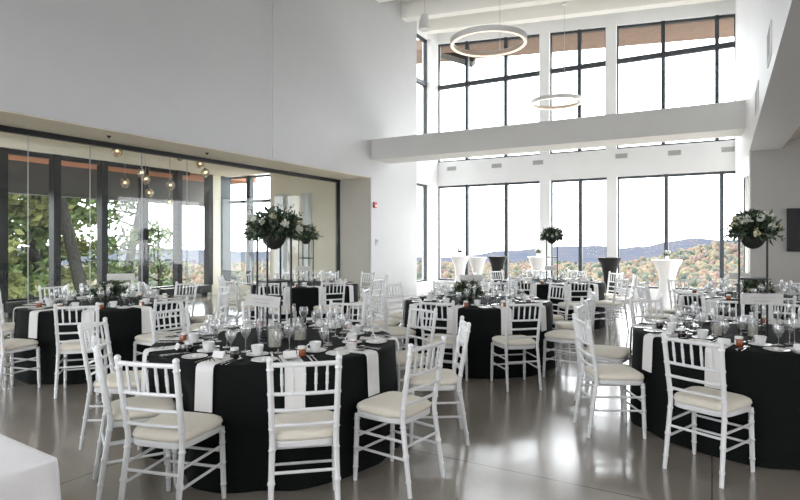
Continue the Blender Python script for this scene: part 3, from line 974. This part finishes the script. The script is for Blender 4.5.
proto = chair_proto()
proto_used = False
T_ROOT = {}
for key, (tx, ty), ph, rs, phrase, tall, det in TABLES:
    # table under its cloth
    t = empty('banquet_table', (tx, ty, 0))
    tag(t, 'round banquet table under floor-length black cloth, the ' + phrase, 'table', 'round banquet tables')
    put('tablecloth', cloth_mesh(ord(key), -104 if key == 'A' else None), t)
    toc = math.degrees(math.atan2(-ty, -tx))          # direction of the viewer
    seats = []
    for k in range(10):
        a = ph + 36 * k
        off = (a - toc + 180) % 360 - 180             # >0: counter-clockwise = to the right as seen
        seats.append((a, off))
    near_i = min(range(10), key=lambda i: abs(seats[i][1]))
    def place_name(i):
        d = (i - near_i) % 10
        if d == 0: return 'nearest place'
        if d == 5: return 'farthest place'
        if d < 5: return '%s place right of nearest' % ORD[d]
        return '%s place left of nearest' % ORD[10 - d]
    for i, (a, off) in enumerate(seats):
        pn = place_name(i)
        ar = R(a)
        jit = random.uniform(-2.5, 2.5)
        r = rs + random.uniform(-.005, .03)
        if (key, i) in OVR:
            da, jit, r = OVR[(key, i)]
            ca = R(a + da)
        else:
            ca = ar; da = 0
        pos = (tx + r * math.cos(ca), ty + r * math.sin(ca), 0)
        # ---- chair
        q_ = proj((pos[0], pos[1], .45))
        if q_ and not (key == 'B' and i == 1):
            if not proto_used:
                c = proto; proto_used = True
            else:
                c = copy_tree(proto)
            c.location = pos
            c.rotation_euler = (0, 0, R(a + da + 90 + jit))
            tag(c, 'white chair, %s, %s' % (pn, phrase), 'chair', 'white chairs around the round tables')
        # ---- setting: local frame, +x = tangent (diner's right), +y = outwards
        er = Vector((math.cos(ar), math.sin(ar), 0)); et = Vector((-math.sin(ar), math.cos(ar), 0))
        rz = ar - PI / 2
        def at(tan, rad, z=TZ):
            p = Vector((tx, ty, 0)) + er * rad + et * tan
            return (p.x, p.y, z)
        q_ = proj(at(0, .7))
        if not q_:
            continue
        def item(name, mesh, tan, rad, label, cat, grp, rot=0.0, z=TZ):
            o = put(name, TW[mesh])
            o.location = at(tan, rad, z); o.rotation_euler = (0, 0, rz + rot)
            tag(o, '%s, %s, %s' % (label, pn, phrase), cat, grp)
            return o
        nj = random.uniform(-.02, .02)
        if key == 'A' and i == 8: nj = -.13
        na = item('napkin', 'napkin', nj, TR - .012, 'white napkin hanging over edge', 'napkin', 'napkins on the round tables', random.uniform(-.05, .05), TZ + .001)
        if det == 2:
            s_ = put('sprig', TW['sprig'], na); s_['label'] = 'dark green leaf sprig'
        if not (key == 'A' and i == 8): item('bread_plate', 'plate', -.175, .775, 'white bread plate', 'plate', 'bread plates')
        sx_ = .15 if key == 'A' and i == 7 else .185
        item('saucer', 'saucer', sx_, .60, 'white saucer', 'saucer', 'saucers')
        cu = item('cup', 'cup', sx_, .60, 'white coffee cup on saucer', 'cup', 'coffee cups', random.uniform(-1.5, 1.0), TZ + .006)
        put('handle', TW['handle'], cu)
        item('wine_glass', 'wine', .03 + random.uniform(-.01, .01), .50, 'clear wine glass', 'glass', 'wine glasses')
        item('water_goblet', 'goblet', -.06, .55 + random.uniform(-.01, .01), 'clear water goblet', 'glass', 'water goblets')
        if det >= 0:
            item('champagne_flute', 'flute', .10, .44, 'tall clear flute', 'glass', 'flutes')
        kind = 'dark' if random.random() < .35 else 'amber'
        jr = item('preserve_jar', 'jar_' + kind, .075, .70, 'small white-lidded %s jar' % kind, 'jar', 'favour jars', random.uniform(-1, 1))
        put('lid', TW['lid'], jr)
        if kind == 'amber':
            put('paper_label', TW['jar_label'], jr)
        if det == 2:
            item('place_card', 'card', -.01, .745, 'folded white place card', 'card', 'place cards', 0.0, TZ + .009)
            if not (key == 'A' and i == 8): item('butter_curl', 'butter', -.175, .775, 'butter curl on bread plate', 'butter', 'butter curls', 0, TZ + .0045)
            item('fork', 'fork', -.083, .80, 'outer fork', 'fork', 'forks', PI + .05)
            item('fork', 'fork', -.108, .60, 'inner fork', 'fork', 'forks', PI - .03)
            item('knife', 'knife', .112, .795, 'table knife', 'knife', 'knives', PI)
            item('spoon', 'spoon', .140, .80, 'table spoon', 'spoon', 'spoons', PI + .04)

# ------------------------------------------------------------------ centrepieces
def foliage(parent, c, rx, rz, n, seed, blooms, spiky=0.25, bloom_r0=.042):
    rnd = random.Random(seed); st = random.getstate(); random.seed(seed)
    d_ = MB(); p_ = MB()
    for i in range(n):
        th = rnd.uniform(0, 2 * PI); ph = math.acos(rnd.uniform(-.35, 1))
        dirv = Vector((math.sin(ph) * math.cos(th), math.sin(ph) * math.sin(th), math.cos(ph)))
        k = rnd.uniform(.35, 1.0)
        if rnd.random() < spiky * .25: k *= rnd.uniform(1.0, 1.3)
        b = Vector(c) + Vector((dirv.x * rx, dirv.y * rx, dirv.z * rz)) * k
        dd = dirv + Vector((rnd.gauss(0, .7), rnd.gauss(0, .7), rnd.gauss(0, .7)))
        (p_ if rnd.random() < .34 else d_).leaf(b, dd, rnd.uniform(.035, .075), rnd.uniform(.015, .032), rnd.uniform(0, .015))
    for i in range(int(18 * spiky / .25)):   # longer sprays
        th = rnd.uniform(0, 2 * PI); ph = math.acos(rnd.uniform(-.2, .95))
        dirv = Vector((math.sin(ph) * math.cos(th), math.sin(ph) * math.sin(th), math.cos(ph)))
        b0 = Vector(c) + Vector((dirv.x * rx, dirv.y * rx, dirv.z * rz)) * .7
        L = rnd.uniform(.10, .17) * rx / .2
        pts = [b0 + dirv * L * t + Vector((0, 0, -.05 * t * t)) for t in (0, .33, .66, 1)]
        d_.tube(pts, .0018, 4)
        for t in range(9):
            q = pts[0].lerp(pts[3], .25 + .09 * t)
            d_.leaf(q, dirv + Vector((rnd.gauss(0, .8), rnd.gauss(0, .8), rnd.gauss(0, .8))), .035, .013)
    d_.build('foliage', 'leaf', parent, smooth=False)
    p_.build('foliage', 'leaf_pale', parent, smooth=False)['label'] = 'pale sage leaves'
    for i in range(blooms):
        th = 2 * PI * (i + rnd.random() * .6) / blooms; ph = math.acos(rnd.uniform(-.15, .75))
        dirv = Vector((math.sin(ph) * math.cos(th), math.sin(ph) * math.sin(th), math.cos(ph)))
        b = Vector(c) + Vector((dirv.x * rx, dirv.y * rx, dirv.z * rz)) * .97
        f = MB()
        bloom_r = bloom_r0 * rnd.uniform(.6, 1.0); f.ball(b, bloom_r * .6, 8, 6, rough=.25)
        for q in range(16):
            dv = (dirv + Vector((rnd.gauss(0, .8), rnd.gauss(0, .8), rnd.gauss(0, .8)))).normalized()
            f.leaf(b + dv * bloom_r * .35, dv, bloom_r * .8, bloom_r * .7)
        f.build('bloom', 'bloom' if rnd.random() < .75 else 'bloom_cream', parent)
    random.setstate(st)

def table_sign(x, y, z, w, rz, tilt, label, foot_z=TZ):
    t = empty('table_sign', (x, y, foot_z), rz)
    tag(t, label, 'sign', 'plank table signs')
    h = .086
    zc = z - foot_z
    mt = Matrix.Translation((0, 0, zc)) @ Matrix.Rotation(tilt, 4, 'Y')
    MB().box(-w / 2, w / 2, -.007, .007, -h / 2, h / 2, mt).build('board', 'sign', t, smooth=False, bevel=.002)
    MB().tube([(0, .010, 0), (0, .010, zc + .01)], .004, 6).build('stake', 'black_metal', t)
    MB().lathe([(0, 0), (.035, 0), (.035, .006), (0, .006)], 12, (0, .010, 0)).build('base', 'black_metal', t)
    # two faint handwritten lines
    ink = MB(); rnd = random.Random(int(w * 1000 + x * 77))
    for li, (zz, frac) in enumerate(((.012, .30), (-.014, .22))):
        pts = []
        n = 34
        for i in range(n):
            q = i / (n - 1)
            amp = .007 * (0.35 + .65 * abs(math.sin(q * 9 + li)))
            pts.append(mt @ Vector(((q - .5) * 2 * w * frac + .004 * math.sin(q * 50), -.0078, zz + amp * math.sin(q * 44 + li))))
        ink.tube(pts, .0011, 4)
    ink.build('lettering', 'ink', t)

def tall_stand(x, y, rz, lab_stand, lab_flow, seed, rx=.20, nb=12, br=.045):
    s = .098
    t = empty('flower_stand', (x, y, TZ), rz)
    tag(t, lab_stand, 'stand', 'black flower stands')
    hh = .83
    for sx in (-1, 1):
        for sy in (-1, 1):
            MB().box(sx * s - .006, sx * s + .006, sy * s - .006, sy * s + .006, 0, hh).build('leg', 'black_metal', t, smooth=False)
    MB().box(-s, s, -s, s, .448, .462).build('shelf', 'black_metal', t, smooth=False)
    fr = MB()
    for z in (.006, hh - .006):
        for q in (-1, 1):
            fr.box(-s, s, q * s - .005, q * s + .005, z - .006, z + .006); fr.box(q * s - .005, q * s + .005, -s, s, z - .006, z + .006)
    fr.build('frame', 'black_metal', t, smooth=False)
    f = empty('flower_arrangement', (x, y, TZ + .70), rz)
    tag(f, lab_flow, 'flower arrangement', 'bowl flower arrangements')
    prof = [(.001, 0)] + [(.094 * math.sin(PI / 2 * i / 7), .115 * (1 - math.cos(PI / 2 * i / 7))) for i in range(1, 8)] + [(.086, .118), (.0, .10)]
    MB().lathe(prof, 20).build('bowl', 'bowl', f)
    foliage(f, (0, 0, .15), rx, .16, 1300, seed, nb, .42, br)

A, B, C, D, E, Fk, G = [t[1] for t in TABLES]
tall_stand(-2.98, 3.28, R(66), 'black open-frame stand holding big bowl on the front candle table', 'dark bowl of ivy and white roses above the front candle table', 21)
tall_stand(B[0], B[1], R(-3), 'black open-frame stand on the round table facing the screen', 'dark bowl of greenery and white hydrangea before the grey wall', 22, .15, 16, .06)
tall_stand(E[0], E[1], R(62), 'black open-frame stand on the table by the glass partition', 'small-looking bowl of greenery before the cream gallery wall', 23, .2)
tall_stand(Fk[0], Fk[1], R(12), 'black open-frame stand on the table nearest the cocktail tables', 'bowl of greenery seen against the bright window and hills', 24, .18)

def low_flowers(x, y, label, seed):
    f = empty('flower_arrangement', (x, y, TZ))
    tag(f, label, 'flower arrangement', 'low flower arrangements')
    MB().lathe([(0, 0), (.07, 0), (.10, .05), (.095, .055), (0, .05)], 16).build('bowl', 'bowl', f)
    foliage(f, (0, 0, .125), .18, .115, 900, seed, 9, .25, .042)

low_flowers(C[0] - .08, C[1] - .12, 'low mound of greenery and cream blooms amid the floor', 31)
low_flowers(D[0] + .06, D[1], 'low mound of greenery on the table by the partition', 32)
low_flowers(G[0] + .02, G[1] - .1, 'low mound of greenery seen through the stand', 33)

def sign_at(px, y, d, w, rz, tilt, label):
    p = ray(px) * d
    table_sign(p.x, p.y, zat(y, d), w, rz, tilt, label)
sign_at(263, 301, 4.12, .25, YAW + R(14), R(8), 'white plank sign tilting in front of the front flower stand')
sign_at(762, 299, 4.35, .33, YAW, R(1), 'white plank sign before the stand facing the dark screen')
sign_at(471, 278, 7.32, .30, YAW, 0, 'grey plank sign above the low flowers amid the floor')
sign_at(121, 277, 7.05, .33, YAW + R(10), 0, 'grey plank sign above the low flowers by the partition')
sign_at(304, 268.5, 9.5, .26, YAW, 0, 'small plank sign below the bowl by the partition')
sign_at(551, 268, 10.1, .22, YAW, 0, 'small plank sign under the bowl nearest the cocktail tables')
sign_at(740, 276, 7.85, .30, YAW, 0, 'grey plank sign behind the stand facing the dark screen')

# candles
def candle(px, y_base, d, r, h, label, glassy=True, name='pillar_candle'):
    p = ray(px) * d
    t = empty(name, (p.x, p.y, TZ))
    tag(t, label, 'candle', 'table candles')
    MB().lathe([(0, .004), (r, .004), (r, h - .004), (r - .004, h), (r * .5, h - .005), (0, h - .006)], 18).build('wax', 'wax', t)
    MB().tube([(0, 0, h - .006), (.001, 0, h + .012)], .0015, 5).build('wick', 'ink', t)
    if glassy:
        R_ = r + .010
        MB().lathe([(0, 0), (R_, 0), (R_, h + .04), (R_ - .002, h + .04), (R_ - .002, .003), (0, .003)], 18).build('glass_sleeve', 'glassware', t)
candle(274.5, 343, 4.02, .040, .125, 'cream pillar candle between the legs of front stand')
candle(753, 336, 4.45, .032, .10, 'short cream candle beneath the stand facing the screen')
candle(717, 333, 4.50, .034, .075, 'white votive candle left of the stand facing screen', True, 'votive_candle')
candle(300, 335, 4.30, .040, .07, 'white votive candle right of the front flower stand', True, 'votive_candle')

# ------------------------------------------------------------------ cocktail tables by the windows
def cocktail(px, d, m, label, flowers=None, r=.30):
    p = ray(px) * d
    t = empty('cocktail_table', (p.x, p.y, 0))
    tag(t, label, 'cocktail table', 'stretch-covered cocktail tables')
    prof = [(r * 1.0, 0.0), (r * .93, .06), (r * .62, .30), (r * .50, .52), (r * .50, .64), (r * .66, .86), (r * .93, 1.05), (r * 1.0, 1.085)]
    wob = lambda a, z: 1 + (.10 * math.cos(4 * a)) * (max(0, .35 - z) / .35)
    MB().lathe(prof, 32, cap0=True, wob=wob).build('cover', m, t)
    MB().lathe([(0, 1.10), (r * .99, 1.10), (r * 1.005, 1.092), (r, 1.083)], 32).build('top_cap', m, t)
    if flowers:
        f = empty('bud_vase', (p.x, p.y, 1.10))
        tag(f, flowers, 'vase', 'bud vases on cocktail tables')
        MB().lathe([(0, 0), (.035, 0), (.045, .03), (.03, .07), (.032, .09), (.028, .09), (0, .02)], 12).build('vase', 'china', f)
        st = random.getstate(); random.seed(int(px))
        b = MB()
        for i in range(50):
            b.leaf((0, 0, .10), (random.gauss(0, 1), random.gauss(0, 1), random.uniform(.2, 1.6)), random.uniform(.06, .13), .03)
        b.build('foliage', 'leaf_pale', f, smooth=False)
        for i in range(4):
            MB().ball((random.uniform(-.05, .05), random.uniform(-.05, .05), .14 + random.uniform(0, .06)), .032, 8, 6, rough=.2).build('bloom', 'bloom', f)
        random.setstate(st)
cocktail(609.5, 14.2, 'stretch_black', 'black stretch-covered cocktail table beside the white pier')
cocktail(667, 12.6, 'stretch_white', 'white cocktail table topped by a pale flower vase', 'pale flower vase on the white table beside the black mullion', .32)
cocktail(497.5, 15.3, 'stretch_black', 'black stretch-covered cocktail table between two white ones', None, .27)
cocktail(460, 15.5, 'stretch_white', 'white cocktail table nearest the corner pier', 'tiny vase on the white table nearest the corner', .26)
cocktail(477.5, 14.6, 'stretch_white', 'white cocktail table between the corner one and black one', None, .24)
cocktail(538, 15.0, 'stretch_white', 'white cocktail table partly behind the tall flower stand', 'tiny vase on the white table behind the stand', .28)

# ------------------------------------------------------------------ front white table (corner in view)
def front_table():
    x1, y1 = -2.095, 1.157
    an = R(-3.5)
    x1, y1 = x1 + .012, y1 + .0
    cx = x1 - (.9 * math.cos(an) - .4 * math.sin(an)); cy = y1 - (.9 * math.sin(an) + .4 * math.cos(an))
    t = empty('buffet_table', (cx, cy, 0), an)
    tag(t, 'long table under a plain white cloth at the near corner', 'table')
    # cloth with hanging sides and soft corner folds
    n = 160; hx, hy = .9, .4
    def perim(s):
        per = [(hx, -hy), (hx, hy), (-hx, hy), (-hx, -hy)]
        L = [2 * hy, 2 * hx, 2 * hy, 2 * hx]
        s = s % sum(L)
        for i in range(4):
            if s <= L[i]:
                a, b = per[i], per[(i + 1) % 4]; k = s / L[i]
                dist = min(s, L[i] - s)
                return a[0] + (b[0] - a[0]) * k, a[1] + (b[1] - a[1]) * k, dist
            s -= L[i]
    tot = 4 * hx + 4 * hy
    levels = [(-.06, .75), (-.02, .75), (-.006, .748), (0.0, .74), (.003, .70), (.008, .5), (.014, .25), (.02, .01)]
    vs = []; fs = []
    for (o_, z) in levels:
        for j in range(n):
            x, y, dist = perim(tot * j / n)
            dn = (.75 - z) / .75
            # rounded plan corners and corner folds flaring
            fx = math.copysign(1, x) if abs(abs(x) - hx) < 1e-6 else x / hx
            fy = math.copysign(1, y) if abs(abs(y) - hy) < 1e-6 else y / hy
            nx_ = math.copysign(1, x) if abs(abs(x) - hx) < 1e-4 else 0
            ny_ = math.copysign(1, y) if abs(abs(y) - hy) < 1e-4 else 0
            fold = .035 * dn * math.exp(-(dist / .05) ** 2) - .028 * dn * math.exp(-((dist - .10) / .05) ** 2) + .006 * dn * math.sin(dist * 22)
            nv = Vector((nx_, ny_, 0))
            if nv.length: nv.normalize()
            cut = .012 * math.exp(-(dist / .012) ** 2)
            if o_ < 0:
                vs.append((x * (1 + o_ / hx), y * (1 + o_ / hy), z)); continue
            vs.append((x + nv.x * (o_ + fold) - math.copysign(cut, x), y + nv.y * (o_ + fold) - math.copysign(cut, y), z))
    for i in range(len(levels) - 1):
        for j in range(n):
            j2 = (j + 1) % n
            fs.append((i * n + j, (i + 1) * n + j, (i + 1) * n + j2, i * n + j2))
    fs.append(tuple(range(n)))
    MB().add(vs, fs).build('tablecloth', 'white_cloth', t, angle=50)
front_table()

# ------------------------------------------------------------------ lamps and fittings
def ring_lamp(px, y, d, D, label):
    p = ray(px) * d
    z = zat(y, d)
    t = empty('ring_pendant', (p.x, p.y, z))
    tag(t, label, 'pendant lamp', 'ring pendant lamps')
    ro = D / 2; ri = ro - .045; h = .085
    def ring(prof, m, nm):
        n = 64; vs = []; fs = []; k = len(prof)
        for (r, zz) in prof:
            for j in range(n):
                a = 2 * PI * j / n; vs.append((r * math.cos(a), r * math.sin(a), zz))
        for i in range(k):
            for j in range(n):
                j2 = (j + 1) % n; i2 = (i + 1) % k
                fs.append((i * n + j, i * n + j2, i2 * n + j2, i2 * n + j))
        MB().add(vs, fs).build(nm, m, t, angle=40)
    ring([(ro, -h / 2), (ro, h / 2), (ri, h / 2), (ri, h / 2 - .01), (ro - .012, h / 2 - .01), (ro - .012, -h / 2)], 'lamp_white', 'housing')
    ring([(ro - .012, -h / 2 + .012), (ro - .012, h / 2 - .012), (ri, h / 2 - .012), (ri, -h / 2 + .012)], 'ring_inner', 'inner_band')
    ring([(ro - .011, -h / 2 - .004), (ro - .011, -h / 2 + .012), (ri - .004, -h / 2 + .012), (ri - .004, -h / 2 - .004)], 'led', 'diffuser')
    top = roof_z(p.x) - z
    cab = MB()
    a = math.atan2(p.y, p.x) - .35
    cab.tube([(ri * math.cos(a), ri * math.sin(a), h / 2 - .01), (ri * math.cos(a), ri * math.sin(a), top + .3)], .0045, 5)
    cab.build('cable', 'vent', t)
    MB().lathe([(0, top - .02), (.06, top - .02), (.06, top + .45), (0, top + .45)], 14, (ri * math.cos(a), ri * math.sin(a), 0)).build('canopy', 'lamp_white', t)
ring_lamp(488.3, 42, 8.73, 1.2, 'large white ring pendant hanging before the upper windows')
ring_lamp(556.3, 102, 13.0, 1.2, 'smaller-looking white ring pendant just above the grey beam')

def cone_pendant():
    d = 12.5
    p = ray(424.5) * d; z0 = zat(29.6, d)
    t = empty('cone_pendant', (p.x, p.y, z0))
    tag(t, 'small white cone pendant beside the tall white wall', 'pendant lamp')
    MB().lathe([(.10, .005), (.125, 0), (.122, .06), (.085, .33), (.05, .36), (.0, .36)], 20).build('shade', 'lamp_white', t)
    MB().lathe([(0, .012), (.10, .012), (.10, .006), (0, .006)], 16).build('diffuser', 'lid', t)
    MB().tube([(0, 0, .36), (0, 0, roof_z(p.x) - z0 + .3)], .006, 5).build('cable', 'vent', t)
cone_pendant()

# globe pendants of the gallery
GL = [(117, 151.6), (200, 164.0), (205, 173.0), (141, 173), (145.6, 179.5), (125, 183), (149, 193), (170.4, 185.6), (169.4, 202.4), (180, 156)]
WHERE = ['hanging alone highest by the track', 'close under the track by the corner', 'just below the one by corner', 'in the middle cluster, upper',
         'in the middle cluster, centre', 'hanging left of the middle cluster', 'hanging lowest in the middle cluster', 'hanging right of the middle cluster', 'hanging lowest of all', 'half hidden behind the track']
gsh = MB()
def facet_globe():
    st = random.getstate(); random.seed(5)
    b = MB(); b.ball((0, 0, 0), .095, 7, 5, (1, 1, 1.08), rough=.16)
    random.setstate(st)
    return b.mesh('globe', 'globe', smooth=False)
GM = facet_globe()
for i, (gx, gy) in enumerate(GL):
    u = (gx - 400) / F
    X = -10.1 + (.7, -.4, .5, -.6, .1, .3, -.9, .45, -.5, .2)[i]
    Y, d = on_x(gx, X)
    z = zat(gy, d)
    t = empty('globe_pendant', (X, Y, z))
    tag(t, 'faceted smoky glass pendant %s' % WHERE[i], 'pendant lamp', 'glass globe pendants in the gallery')
    put('globe', GM, t)
    MB().ball((0, 0, .01), .024, 8, 6).build('bulb', 'filament', t)
    MB().lathe([(.02, .03), (.02, .10), (.0, .11)], 8).build('socket', 'black_metal', t)
    MB().tube([(0, 0, .10), (0, 0, max(.12, ZC - z))], .0035, 4).build('cord', 'vent', t)

# sprinklers / recessed spots in the reveal head
for (px_, y_, lb) in ((109, 135.5, 'tiny dark sprinkler in the opening head above gallery windows'), (207, 152.8, 'tiny dark sprinkler in the opening head near globes')):
    X = -7.8
    Y, d = on_x(px_, X)
    t = empty('sprinkler', (X, Y, ZO - .014)); tag(t, lb, 'sprinkler', 'sprinklers in the opening head')
    MB().lathe([(0, 0), (.035, 0), (.03, -.012), (.012, -.014), (.012, -.035), (0, -.035)], 12).build('body', 'bowl', t)

# downlights in the low ceiling
for (px_, y_, lb) in ((770, 132, 'small dark downlight near the grey wall'), (798, 63, 'small dark downlight nearer the viewer')):
    d = (3.06 + .12 - CAMZ) / ((H - y_) / F)
    p = ray(px_) * d
    z = 3.05 + (p.x - .40) * .22 / .95
    t = empty('downlight', (p.x, p.y, min(z, 3.27) - .003)); tag(t, lb, 'downlight', 'downlights in the low ceiling')
    t.rotation_euler = (0, -math.atan(.22 / .95) if p.x < 1.35 else 0, 0)
    MB().lathe([(.045, .0), (.06, -.004), (.06, .0)], 16).build('trim_ring', 'vent', t)
    MB().lathe([(0, -.002), (.046, -.002), (.046, 0), (0, 0)], 16).build('lens', 'vent_dark', t)

# grilles on the window wall
for i, (px_, y_) in enumerate(((451.6, 168.6), (496.6, 165.8), (538, 162.5), (621.4, 156), (674.5, 152.8), (728, 149.4))):
    X, d = on_y(px_, YW); z = zat(y_, d)
    t = empty('air_grille', (X, YW, z))
    lbs = ['above the window beside the corner pier', 'above the window between black mullions', 'beside the first white pier', 'above the pier behind the black table', 'above the black mullion near white table', 'nearest the bulkhead']
    tag(t, 'small grey air grille %s' % lbs[i], 'vent', 'air grilles above the windows')
    w = .15 if i < 5 else .14
    MB().box(-w, w, -.012, 0, -.062, .062).build('frame', 'vent', t, smooth=False)
    s = MB()
    for k in range(5):
        zz = -.044 + k * .022
        s.box(-w + .015, w - .015, -.014, -.012, zz - .004, zz + .004)
    s.build('louvre', 'vent_dark', t, smooth=False)
# two return grilles on the bulkhead
for (px_, y0, y1, lb) in ((770.5, 20, 67, 'large return grille on the bulkhead nearer the viewer'), (757, 82, 113, 'large return grille on the bulkhead nearer the beam')):
    X = .47 if px_ > 765 else .50
    Y, d = on_x(px_, X)
    Y = min(Y, 9.0)
    xf = .435 + (Y - 4.2) * (.548 - .435) / 6.8
    z0 = 3.15; z1 = 3.55
    t = empty('return_grille', (xf, Y, (z0 + z1) / 2)); tag(t, lb, 'vent', 'return grilles on the bulkhead')
    t.rotation_euler = (0, 0, -math.atan(.113 / 6.8))
    hl = .24 if px_ > 765 else .36
    MB().box(-.012, .0, -hl, hl, -.15, .15).build('frame', 'lamp_white', t, smooth=False)
    s = MB()
    for k in range(9):
        zz = -.124 + k * .031
        s.box(-.015, -.012, -hl + .04, hl - .04, zz - .006, zz + .006)
    s.build('louvre', 'vent_soft', t, smooth=False)

# fire alarm and switch on the left wall
Y, d = on_x(374.3, XW); z = zat(205, d)
t = empty('fire_alarm', (XW, Y, z)); tag(t, 'small red fire alarm on the white wall', 'fire alarm')
MB().box(0, .045, -.065, .065, -.075, .075).build('body', 'red', t, smooth=False, bevel=.008)
MB().box(.045, .06, -.03, .03, -.045, .0).build('strobe', 'lid', t, smooth=False, bevel=.004)
Y, d = on_x(376.5, XW); z = zat(242, d)
t = empty('thermostat', (XW, Y, z)); tag(t, 'small grey wall control under the red alarm', 'wall control')
MB().box(0, .025, -.05, .05, -.075, .075).build('body', 'plate_grey', t, smooth=False, bevel=.004)
MB().box(.025, .028, -.03, .03, .0, .05).build('display', 'vent_dark', t, smooth=False)

# thin hanging cable in front of the left wall
Y, d = on_x(272.5, XW + .06)
o = MB().tube([(XW + .06, Y, ZO + .02), (XW + .06, Y, 7.55)], .009, 6).build('hanging_cable', 'plate_grey')
tag(o, 'thin grey cable running down the tall white wall', 'cable')

# screen on the grey wall
X0, d = on_y(786.5, 11.0)
zt, zb = zat(208.5, d), zat(251.5, d)
t = empty('wall_screen', (X0 + .62, 11.0, (zt + zb) / 2)); tag(t, 'dark flat screen on the grey end wall', 'screen')
MB().box(-.62, .62, -.055, -.012, -(zt - zb) / 2, (zt - zb) / 2).build('bezel', 'black_metal', t, smooth=False, bevel=.004)
MB().box(-.605, .605, -.057, -.055, -(zt - zb) / 2 + .015, (zt - zb) / 2 - .015).build('display', 'screen', t, smooth=False)
MB().box(-.2, .2, -.012, 0, -.15, .15).build('bracket', 'black_metal', t, smooth=False)

# ------------------------------------------------------------------ light
w = bpy.data.worlds.new('sky')
scene.world = w
w.use_nodes = True
nt = w.node_tree
bg = nt.nodes['Background']
tc = nt.nodes.new('ShaderNodeTexCoord')
sx = nt.nodes.new('ShaderNodeSeparateXYZ')
nt.links.new(tc.outputs['Generated'], sx.inputs[0])
rp = nt.nodes.new('ShaderNodeValToRGB')
rp.color_ramp.elements[0].position = 0.0; rp.color_ramp.elements[0].color = (0.97, 0.975, 1.0, 1)
rp.color_ramp.elements[1].position = 0.6; rp.color_ramp.elements[1].color = (0.93, 0.96, 1.0, 1)
nt.links.new(sx.outputs['Z'], rp.inputs['Fac'])
nt.links.new(rp.outputs['Color'], bg.inputs['Color'])
bg.inputs['Strength'].default_value = 3.4

def portal(loc, rot, sx_, sy_):
    l = bpy.data.lights.new('daylight_portal', 'AREA')
    l.shape = 'RECTANGLE'; l.size = sx_; l.size_y = sy_
    l.cycles.is_portal = True
    o = bpy.data.objects.new('daylight_portal', l); COL.objects.link(o)
    o.location = loc; o.rotation_euler = rot
portal((-3.4, YW + .4, 1.8), (R(-90), 0, 0), 8.4, 3.1)
portal((-3.4, YW + .4, 5.7), (R(-90), 0, 0), 8.4, 3.9)
portal((XF - .25, 1.9, 1.85), (R(90), 0, R(-90)), 17, 3.1)
portal((-11.6, YB + .4, 1.8), (R(-90), 0, 0), 1.8, 3.2)
portal((1.1, 13.4, 1.7), (R(90), 0, R(90)), 3.7, 2.8)
portal((-3.7, -7.4, 5.4), (R(90), 0, 0), 8.6, 2.4)
portal((-3.7, -7.4, 1.8), (R(90), 0, 0), 8.6, 2.9)
portal((9.4, 2.0, 2.05), (R(90), 0, R(90)), 17.5, 1.2)

sun = bpy.data.lights.new('sun', 'SUN'); sun.energy = 5.5; sun.angle = R(3); sun.color = (1.0, .94, .84)
so = bpy.data.objects.new('sun', sun); COL.objects.link(so)
sd = Vector((math.sin(R(60)) * math.cos(R(40)), -math.cos(R(60)) * math.cos(R(40)), -math.sin(R(40))))
so.rotation_euler = sd.to_track_quat('-Z', 'Y').to_euler()

# ------------------------------------------------------------------ view
vs = scene.view_settings
vs.view_transform = 'Standard'
vs.look = 'None'
vs.exposure = 1.25
vs.gamma = 1.0
vs.use_curve_mapping = False
scene.display_settings.display_device = 'sRGB'
cy = scene.cycles
cy.max_bounces = 10
cy.diffuse_bounces = 6
cy.glossy_bounces = 4
cy.transparent_max_bounces = 24
cy.caustics_reflective = False
cy.caustics_refractive = False
cy.sample_clamp_indirect = 6
cy.use_denoising = True
